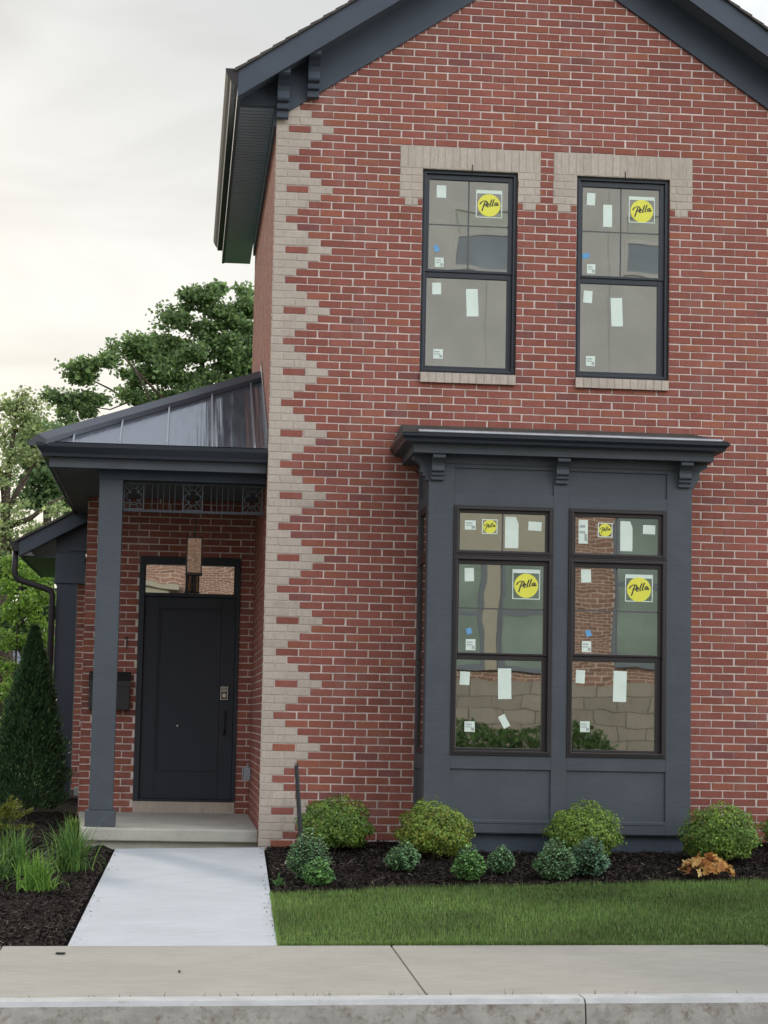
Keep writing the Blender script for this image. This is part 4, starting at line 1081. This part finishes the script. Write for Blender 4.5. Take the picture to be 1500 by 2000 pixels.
def chips(n, xf, yf, zf, name, label):
    X = xf(n); Y = yf(X, n); Z = np.array([zf(a, b) for a, b in zip(X, Y)]) + nr.uniform(.0, .016, n)
    t_ = unit(n); t_[:, 2] *= .35; t_ /= np.linalg.norm(t_, axis=1, keepdims=True); b_ = np.cross(t_, unit(n) * .5 + np.array([[0, 0, 1]])); b_ /= np.linalg.norm(b_, axis=1, keepdims=True)
    Lc = nr.uniform(.012, .05, n)[:, None]; Wc = nr.uniform(.004, .012, n)[:, None]; P = np.stack([X, Y, Z], 1)
    V = np.stack([P - t_ * Lc * .5 - b_ * Wc * .5, P + t_ * Lc * .5 - b_ * Wc * .4, P + t_ * Lc * .5 + b_ * Wc * .5, P - t_ * Lc * .5 + b_ * Wc * .4], 1).reshape(-1, 3)
    c = np.array([.030, .023, .020])[None] * np.exp(.55 * nr.normal(size=(n, 1))); li = nr.random(n) < .025; c[li] = np.array([.16, .13, .11])
    return V, c, name, label
V1, c1, nm, lb = chips(26000, lambda n: nr.uniform(.07, 5.2, n), lambda X, n: np.interp(X, [e[0] for e in EDGE], [e[1] for e in EDGE]) * nr.random(n) ** .8 - .04, GB, 'bark_mulch', 'dark bark mulch in the bed under the bay window')
def ylf(X, n): return -5.14 + 7.5 * nr.random(n) ** 1.5
V2, c2, nm2, lb2 = chips(24000, lambda n: -1.375 - 1.6 * nr.random(n), ylf, lambda a, b: G(a, b) - .012, 'bark_mulch', 'dark bark mulch left of the pale front walk')

# strips right beside the walk, following its edge
ty = -5.1 + 4.95 * nr.random(5000); tx = -1.245 - .0243 * (-.05 - ty) - .15 * nr.random(5000)
V3, c3, _, _ = chips(5000, lambda n: tx, lambda X, n: ty, lambda a, b: G(a, b) - .012, '', '')
ty2 = -2.9 + 2.85 * nr.random(1500); tx2 = .075 + .0222 * (ty2 + .05) + .1 * nr.random(1500)
V4, c4, _, _ = chips(1500, lambda n: tx2, lambda X, n: ty2, GB, '', '')
stuff(npmesh(nm, np.concatenate([V1, V4]), 4, np.concatenate([c1, c4]), 'mulch_chip'), lb, 'mulch')
ty5 = -5.1 + 5.0 * nr.random(150); sd5 = nr.random(150) < .6; ex5 = np.abs(nr.normal(size=150)) * .035
tx5 = np.where(sd5, -1.215 - .0243 * (-.05 - ty5) + ex5, .04 + .0222 * (ty5 + .05) - ex5)
V5, c5, _, _ = chips(150, lambda n: tx5, lambda X, n: ty5, lambda a, b: -.026 + .0235 * (a + 1.213) + (b + .05) * .0505 - .006, '', '')
c3 = np.concatenate([c3, c5]); V3 = np.concatenate([V3, (V5.reshape(-1, 4, 3).mean(1)[:, None] + (V5.reshape(-1, 4, 3) - V5.reshape(-1, 4, 3).mean(1)[:, None]) * .6).reshape(-1, 3)])
keep = ~((V2[::4, 1] > .05) & (V2[::4, 0] > -1.6)); k4 = np.repeat(keep, 4)
stuff(npmesh(nm2, np.concatenate([V2[k4], V3]), 4, np.concatenate([c2[keep], c3]), 'mulch_chip'), lb2, 'mulch')

# landscape stake
mb = MB(); a = Vector((0.325, -.98, GB(.33, -.98) - .05)); a2 = Vector((0.262, -.86, .715))
mb.tube([a, a.lerp(a2, .5), a2], [.021, .020, .018], 6)
for k in range(5):
    th = 2 * PI * k / 5; p = a2 + Vector((math.cos(th) * .013, math.sin(th) * .013, 0)); mb.tube([p, p + Vector((-.002, 0, rnd.uniform(.012, .035)))], [.006, .002], 4)
tag(mb.build('garden_stake', 'stake_black'), 'leaning black stake with a frayed top in front of the quoin', 'stake')
for lab, px, py, sx in (('dark wood chip lying on the sidewalk at the left', 118, 1864, .055), ('small dark leaf bit on the sidewalk', 350, 1908, .012)):
    p = at(px, py, -5.5 if py < 1880 else -6.2); p.z = SW(p.x, p.y) + .003
    mb = MB(); mb.prism([(p.x - sx * .5, p.y - .02), (p.x + sx * .45, p.y - .012), (p.x + sx * .5, p.y + .015), (p.x - sx * .4, p.y + .02)], 'z', p.z, p.z + .008)
    tag(mb.build('wood_chip', 'stake_black'), lab, 'debris')
V, col = [], []
for k in range(42):                                    # weeds in the kerb joint
    xx = rnd.gauss(.0, .9) if k < 30 else rnd.uniform(-1.5, 3.5); b0 = Vector((xx, -7.0, SW(xx, -7.0))); hL = rnd.uniform(.01, .035)
    tpv = b0 + Vector((rnd.uniform(-.02, .02), rnd.uniform(-.01, .01), hL)); V += [tuple(b0 - Vector((.002, 0, 0))), tuple(b0 + Vector((.002, 0, 0))), tuple(tpv)]; col.append((.10, .12, .05))
stuff(npmesh('joint_grass', np.array(V), 3, np.array(col), 'grass_blade'), 'sparse grass sprouting along the kerb joint', 'grass')

# ------------------------------------------------------------------ trees behind
def tree(name, label, Y, base_px, clumps, limbs, lf, nleaf, palette, sub=.5, trunk_r=.22, dens=1.0, sparse=1.0, grp=None):
    """crown given as leaf clumps in the tree's own plane, each spread in depth"""
    b0 = at(base_px, 1500, Y); b0.z = G(-3, Y) if Y < 9 else .12
    t = thing(name, label, 'tree', tuple(b0), grp); sc = at(1, 1000, Y).x - at(0, 1000, Y).x
    Ps = []; area = sum(c[2] * c[3] for c in clumps)
    for cx, cy, rx, ry in clumps:
        c0 = at(cx, cy, Y); k = max(6, int(nleaf * rx * ry / area)); R3 = np.array([rx * sc, max(rx, ry) * sc * 1.2, ry * sc])
        ns = max(4, int(rx * ry * sc * sc / (sub * sub) * 5.0 * sparse))
        cc = unit(ns) * (nr.random((ns, 1)) ** .45) * R3[None] + np.array(c0)[None]
        which = nr.integers(0, ns, k); rad = sub * nr.uniform(.5, 1.1, ns)
        off = nr.normal(size=(k, 3)) * rad[which][:, None] * np.array([[.56, .56, .36]])
        Ps.append(cc[which] + off)
    P = np.concatenate(Ps); n = len(P)
    ph = np.sin(P[:, 0] * 2.1) + np.sin(P[:, 2] * 2.7) + np.sin(P[:, 1] * 1.3)
    col = np.array(palette)[nr.integers(0, len(palette), n)] * (1 + .16 * nr.normal(size=(n, 1))) * (1 + .07 * ph[:, None])
    V, c = leaves(P, lf, .8, col, .5)
    npmesh('crown', V, 4, c, 'leaf', t, tuple(b0))
    mb = MB()
    for pts, r0, r1 in limbs:
        P3 = [at(px, py, Y + dy) if py < 1490 else Vector((at(px, py, Y).x, Y, b0.z)) for px, py, dy in pts]
        m_ = len(P3); mb.tube(P3, [r0 + (r1 - r0) * i / (m_ - 1) for i in range(m_)], 7)
    mb.build('trunk', 'bark', t, tuple(b0), smooth=True)
    return t
MAP = [(.165, .255, .105), (.19, .29, .11), (.13, .205, .095), (.23, .34, .12)]  # maple greens lightened, putting distant haze into the leaf colour
tree('maple_tree', 'large dark maple rising behind the porch roof', 34, 430,
     [(485, 580, 22, 42), (440, 640, 70, 50), (395, 592, 45, 38), (368, 578, 22, 28), (425, 562, 22, 20), (345, 625, 45, 30), (395, 690, 95, 60), (300, 680, 52, 36), (250, 682, 40, 26), (215, 700, 30, 24),
      (330, 740, 80, 40), (470, 720, 60, 60), (270, 735, 40, 26), (250, 765, 35, 22), (165, 712, 34, 18), (150, 728, 24, 20), (180, 740, 26, 18), (150, 775, 32, 20), (115, 780, 26, 22), (130, 815, 20, 18), (165, 800, 24, 20), (190, 780, 22, 14),
      (400, 790, 90, 40), (300, 790, 40, 20), (500, 640, 40, 80), (520, 760, 60, 90), (420, 880, 120, 60)],
     [([(430, 1500, 0), (428, 1100, 0), (420, 900, 0), (400, 760, 0), (390, 640, .5)], .16, .03), ([(422, 900, 0), (330, 790, -.5), (262, 720, -1), (235, 690, -1)], .055, .015), ([(420, 880, 0), (300, 815, 0), (215, 760, .3), (165, 735, .5)], .05, .012),
      ([(410, 800, 0), (455, 700, 0), (478, 600, 0)], .06, .015), ([(330, 790, -.5), (290, 770, 0), (215, 800, 0), (150, 790, 0)], .03, .01), ([(262, 720, -1), (285, 760, -1), (300, 800, -1)], .03, .02)],
     .10, 60000, MAP, .27, sparse=.75)
SPT = [(.30, .37, .17), (.36, .43, .18), (.24, .30, .14)]  # pale leaf palette, haze brightened into the greens
tree('sparse_tree', 'thin leaved tree with bare limbs at the left edge', 26, 14,
     [(42, 778, 18, 24), (20, 800, 22, 22), (70, 806, 22, 24), (45, 830, 34, 26), (10, 850, 22, 30), (80, 850, 22, 22), (20, 895, 24, 26), (60, 885, 26, 20), (8, 935, 22, 30), (30, 1000, 30, 28), (5, 1050, 24, 36), (70, 1040, 34, 24), (110, 1000, 22, 20), (40, 1075, 34, 30), (90, 1080, 24, 20), (10, 1120, 24, 34)],
     [([(12, 1500, 0), (12, 1200, 0), (10, 1000, 0), (14, 940, 0), (26, 850, 0), (34, 770, 0)], .17, .02), ([(10, 1010, 0), (40, 945, 0), (60, 915, 0), (95, 880, 0)], .06, .015), ([(12, 1030, 0), (60, 1012, 0), (95, 985, 0), (125, 970, 0)], .07, .02), ([(14, 985, 0), (36, 962, 0), (58, 930, 0)], .05, .02), ([(10, 980, 0), (4, 930, 0), (-10, 900, 0)], .08, .04), ([(26, 850, 0), (52, 820, 0), (72, 795, 0)], .03, .01), ([(95, 985, 0), (112, 1000, 0), (120, 1030, 0)], .02, .01)],
     .075, 7500, SPT, .24, sparse=1.8)
tree('dense_tree', 'dense dark tree between the sparse tree and the porch eave', 30, 95,
     [(62, 890, 24, 24), (90, 905, 24, 26), (85, 945, 34, 26), (70, 975, 30, 18), (105, 960, 24, 24), (118, 985, 18, 16), (60, 860, 18, 12), (75, 858, 28, 14), (112, 850, 24, 16)],
     [([(100, 1500, 0), (98, 1200, 0), (92, 1000, 0), (88, 920, 0), (80, 870, 0)], .16, .03), ([(92, 1000, 0), (70, 965, 0)], .06, .02), ([(92, 1000, 0), (112, 975, 0)], .06, .02)],
     .13, 8000, [(.14, .22, .09), (.165, .255, .10), (.11, .18, .08)], .3)
LOC = [(.20, .34, .06), (.25, .42, .07), (.14, .25, .05), (.30, .44, .10)]
tree('locust_tree', 'young tree with bright yellow-green feathery leaves behind the arborvitae', 9, 36,
     [(30, 1110, 34, 22), (75, 1135, 30, 20), (15, 1150, 24, 22), (60, 1175, 36, 22), (95, 1170, 18, 20), (20, 1200, 30, 22), (75, 1215, 30, 16), (5, 1250, 20, 22), (45, 1255, 26, 16), (20, 1300, 26, 18), (8, 1345, 22, 22), (25, 1390, 20, 16), (5, 1420, 16, 20), (88, 1245, 20, 14)],
     [([(28, 1500, 0), (26, 1400, 0), (30, 1300, 0), (36, 1200, 0), (40, 1110, 0)], .024, .008), ([(30, 1320, 0), (12, 1270, 0), (2, 1240, 0)], .010, .004), ([(34, 1230, 0), (60, 1190, 0), (80, 1150, 0)], .010, .004), ([(27, 1400, 0), (10, 1360, 0), (-5, 1340, 0)], .01, .004)],
     .042, 6500, LOC, .10, sparse=1.2)
tree('background_tree', 'mid green bushy trees low behind the locust', 22, 60,
     [(20, 1150, 40, 40), (70, 1130, 40, 40), (110, 1180, 30, 50), (60, 1220, 50, 40), (95, 1350, 40, 40), (30, 1470, 60, 40), (110, 1420, 40, 60)],
     [([(60, 1500, 0), (62, 1300, 0), (60, 1150, 0)], .14, .04), ([(62, 1300, 0), (95, 1220, 0)], .06, .02), ([(62, 1320, 0), (20, 1230, 0)], .06, .02)],
     .13, 9000, [(.08, .145, .05), (.10, .18, .055), (.06, .11, .04)], .35)

# neighbour's house far behind
nb = thing('neighbour_house', 'grey sided neighbouring house with a blue-grey shingle roof far behind the trees', 'house', (-6, 30, 0))
a = at(46, 1236, 30); org = (-6, 30, 0)
mb = MB(); mb.box(-12, at(108, 1300, 30).x, 30, 38, 0, 1.8)
for k in range(10): mb.box(-12, at(108, 1300, 30).x + .01, 29.975, 29.998, .1 + k * .17, .1 + k * .17 + .15)
mb.build('wall', 'siding_grey', nb, org)
mb = MB(); xr = at(40, 1300, 30).x
mb.prism([(29.6, 1.75), (33, 3.15), (33, 3.25), (29.5, 1.80)], 'x', -12, xr)
for k in range(8): mb.prism([(29.6 + k * .42, 1.84 + k * .178), (30.05 + k * .42, 2.0 + k * .178), (29.6 + k * .42, 1.87 + k * .178)], 'x', -12, xr)
mb.build('roof', 'siding_grey', nb, org)

# ------------------------------------------------------------------ across the street (seen in the panes)
OYF = -24.5
op = thing('street_building', 'brick building with a pale stone base across the street, seen only in the window reflections', 'house', (5, OYF, -.4)); org = (5, OYF, -.4)
def dull(r):
    b = rnd.gauss(1, 0.12); return (0.26 * b, 0.15 * b, 0.115 * b)
def oc(n):
    z = n * CH; hol = []
    if 2.1 < z < 5.7: hol += [(-6.85, -3.6)]
    if 2.2 < z < 5.6: hol += [(-9.7, -7.95)]
    if z < 4.1: hol += [(1.0, 3.2)]
    return subtract([(-16, 5)], hol)
mb = MB(); courses(mb, (0, OYF, 0), (-1, 0, 0), (0, 1, 0), 27, 92, oc, dull); mb.build('wall', ['brick', 'mortar'], op, org)
for xa, nb_ in ((-.9, 27), (-5.0, 3)):
    mb = MB()
    for n in range(8):
        for k in range(nb_):
            xx = xa + k * .64 + (n % 2) * .2
            mb.box(xx + .008, xx + .632, OYF - .1, OYF + .06 + rnd.uniform(0, .02), -.394 + n * .29, -.116 + n * .29, 0, [(.275 * q_, .25 * q_, .22 * q_) for q_ in (rnd.uniform(.9, 1.1),)][0])
    mb.box(xa, xa + nb_ * .64, OYF - .09, OYF + .045, -.4, 1.91, 0, (.235, .215, .19))
    mb.build('stone_base', 'brick', op, org)
for q in ((3.6, 6.85, -.02, .05, 4.45, 5.70), (5.32, 5.62, 0, .12, 2.10, 4.44), (-3.2, -1.0, 0, .5, 2.0, 4.0)):
    mb = MB(); mb.box(q[0], q[1], OYF + q[2], OYF + q[3], q[4], q[5])
    if q[0] < 0: mb.box(-3.35, -.85, OYF, OYF + .65, 4.0, 4.15)
    mb.build('trim_panel', 'pale_trim', op, org)
mb = MB()
for k in range(8): mb.box(-5 + k * 2.63, -5 + k * 2.63 + 2.62, OYF - .06, OYF + .03, 6.28, 14)
mb.box(-5, 16, OYF - .05, OYF + .012, 6.28, 14)
mb.build('upper_wall', 'siding_taupe', op, org)
for a, b, c, d in ((3.6, 5.32, 2.10, 4.44), (5.62, 6.85, 2.10, 4.44), (7.95, 9.7, 2.2, 5.6), (4.75, 6.2, 10.6, 12.0), (8.45, 9.9, 10.6, 12.0)):
    mb = MB(); mb.ring(a, b, c, d, a + .09, b - .09, c + .09, d - .09, OYF - .02, OYF + .08); zm = (c + d) / 2 + (.1 if c > 8 else 0)
    mb.box(a + .09, b - .09, OYF, OYF + .07, zm - .05, zm + .05)
    f_ = mb.build('window', 'siding_taupe' if c > 8 else 'siding_grey', op, org)
    for z0, z1, mt in ((c + .09, zm - .05, 'far_blue' if c > 8 else 'far_glass'), (zm + .05, d - .09, 'far_blind' if c > 8 else 'far_glass')):
        mb = MB(); mb.box(a + .09, b - .09, OYF + .036, OYF + .044, z0, z1); mb.build('pane', mt, f_, org)
mb = MB(); mb.prism([(OYF - 6, 15.6), (OYF + .5, 13.9), (OYF + .5, 14.1), (OYF - 6, 15.9)], 'x', -5.5, 16.5); mb.build('roof', 'shingle', op, org)
n = 14000; hx = nr.uniform(2.5, 10.5, n); hy = OYF + 1.1 + nr.normal(size=n) * .35; hzz = -.5 + nr.random(n) ** .8 * (1.5 + .12 * np.sin(hx * 3)) * np.interp(hx, [7.4, 8.3], [1, .55])
V, c = leaves(np.stack([hx, hy, hzz], 1), .10, .6, vary((.10, .17, .06), n), .4)
tag(npmesh('hedge', V, 4, c, 'leaf'), 'low green hedge across the street, seen only in the window reflections', 'hedge')
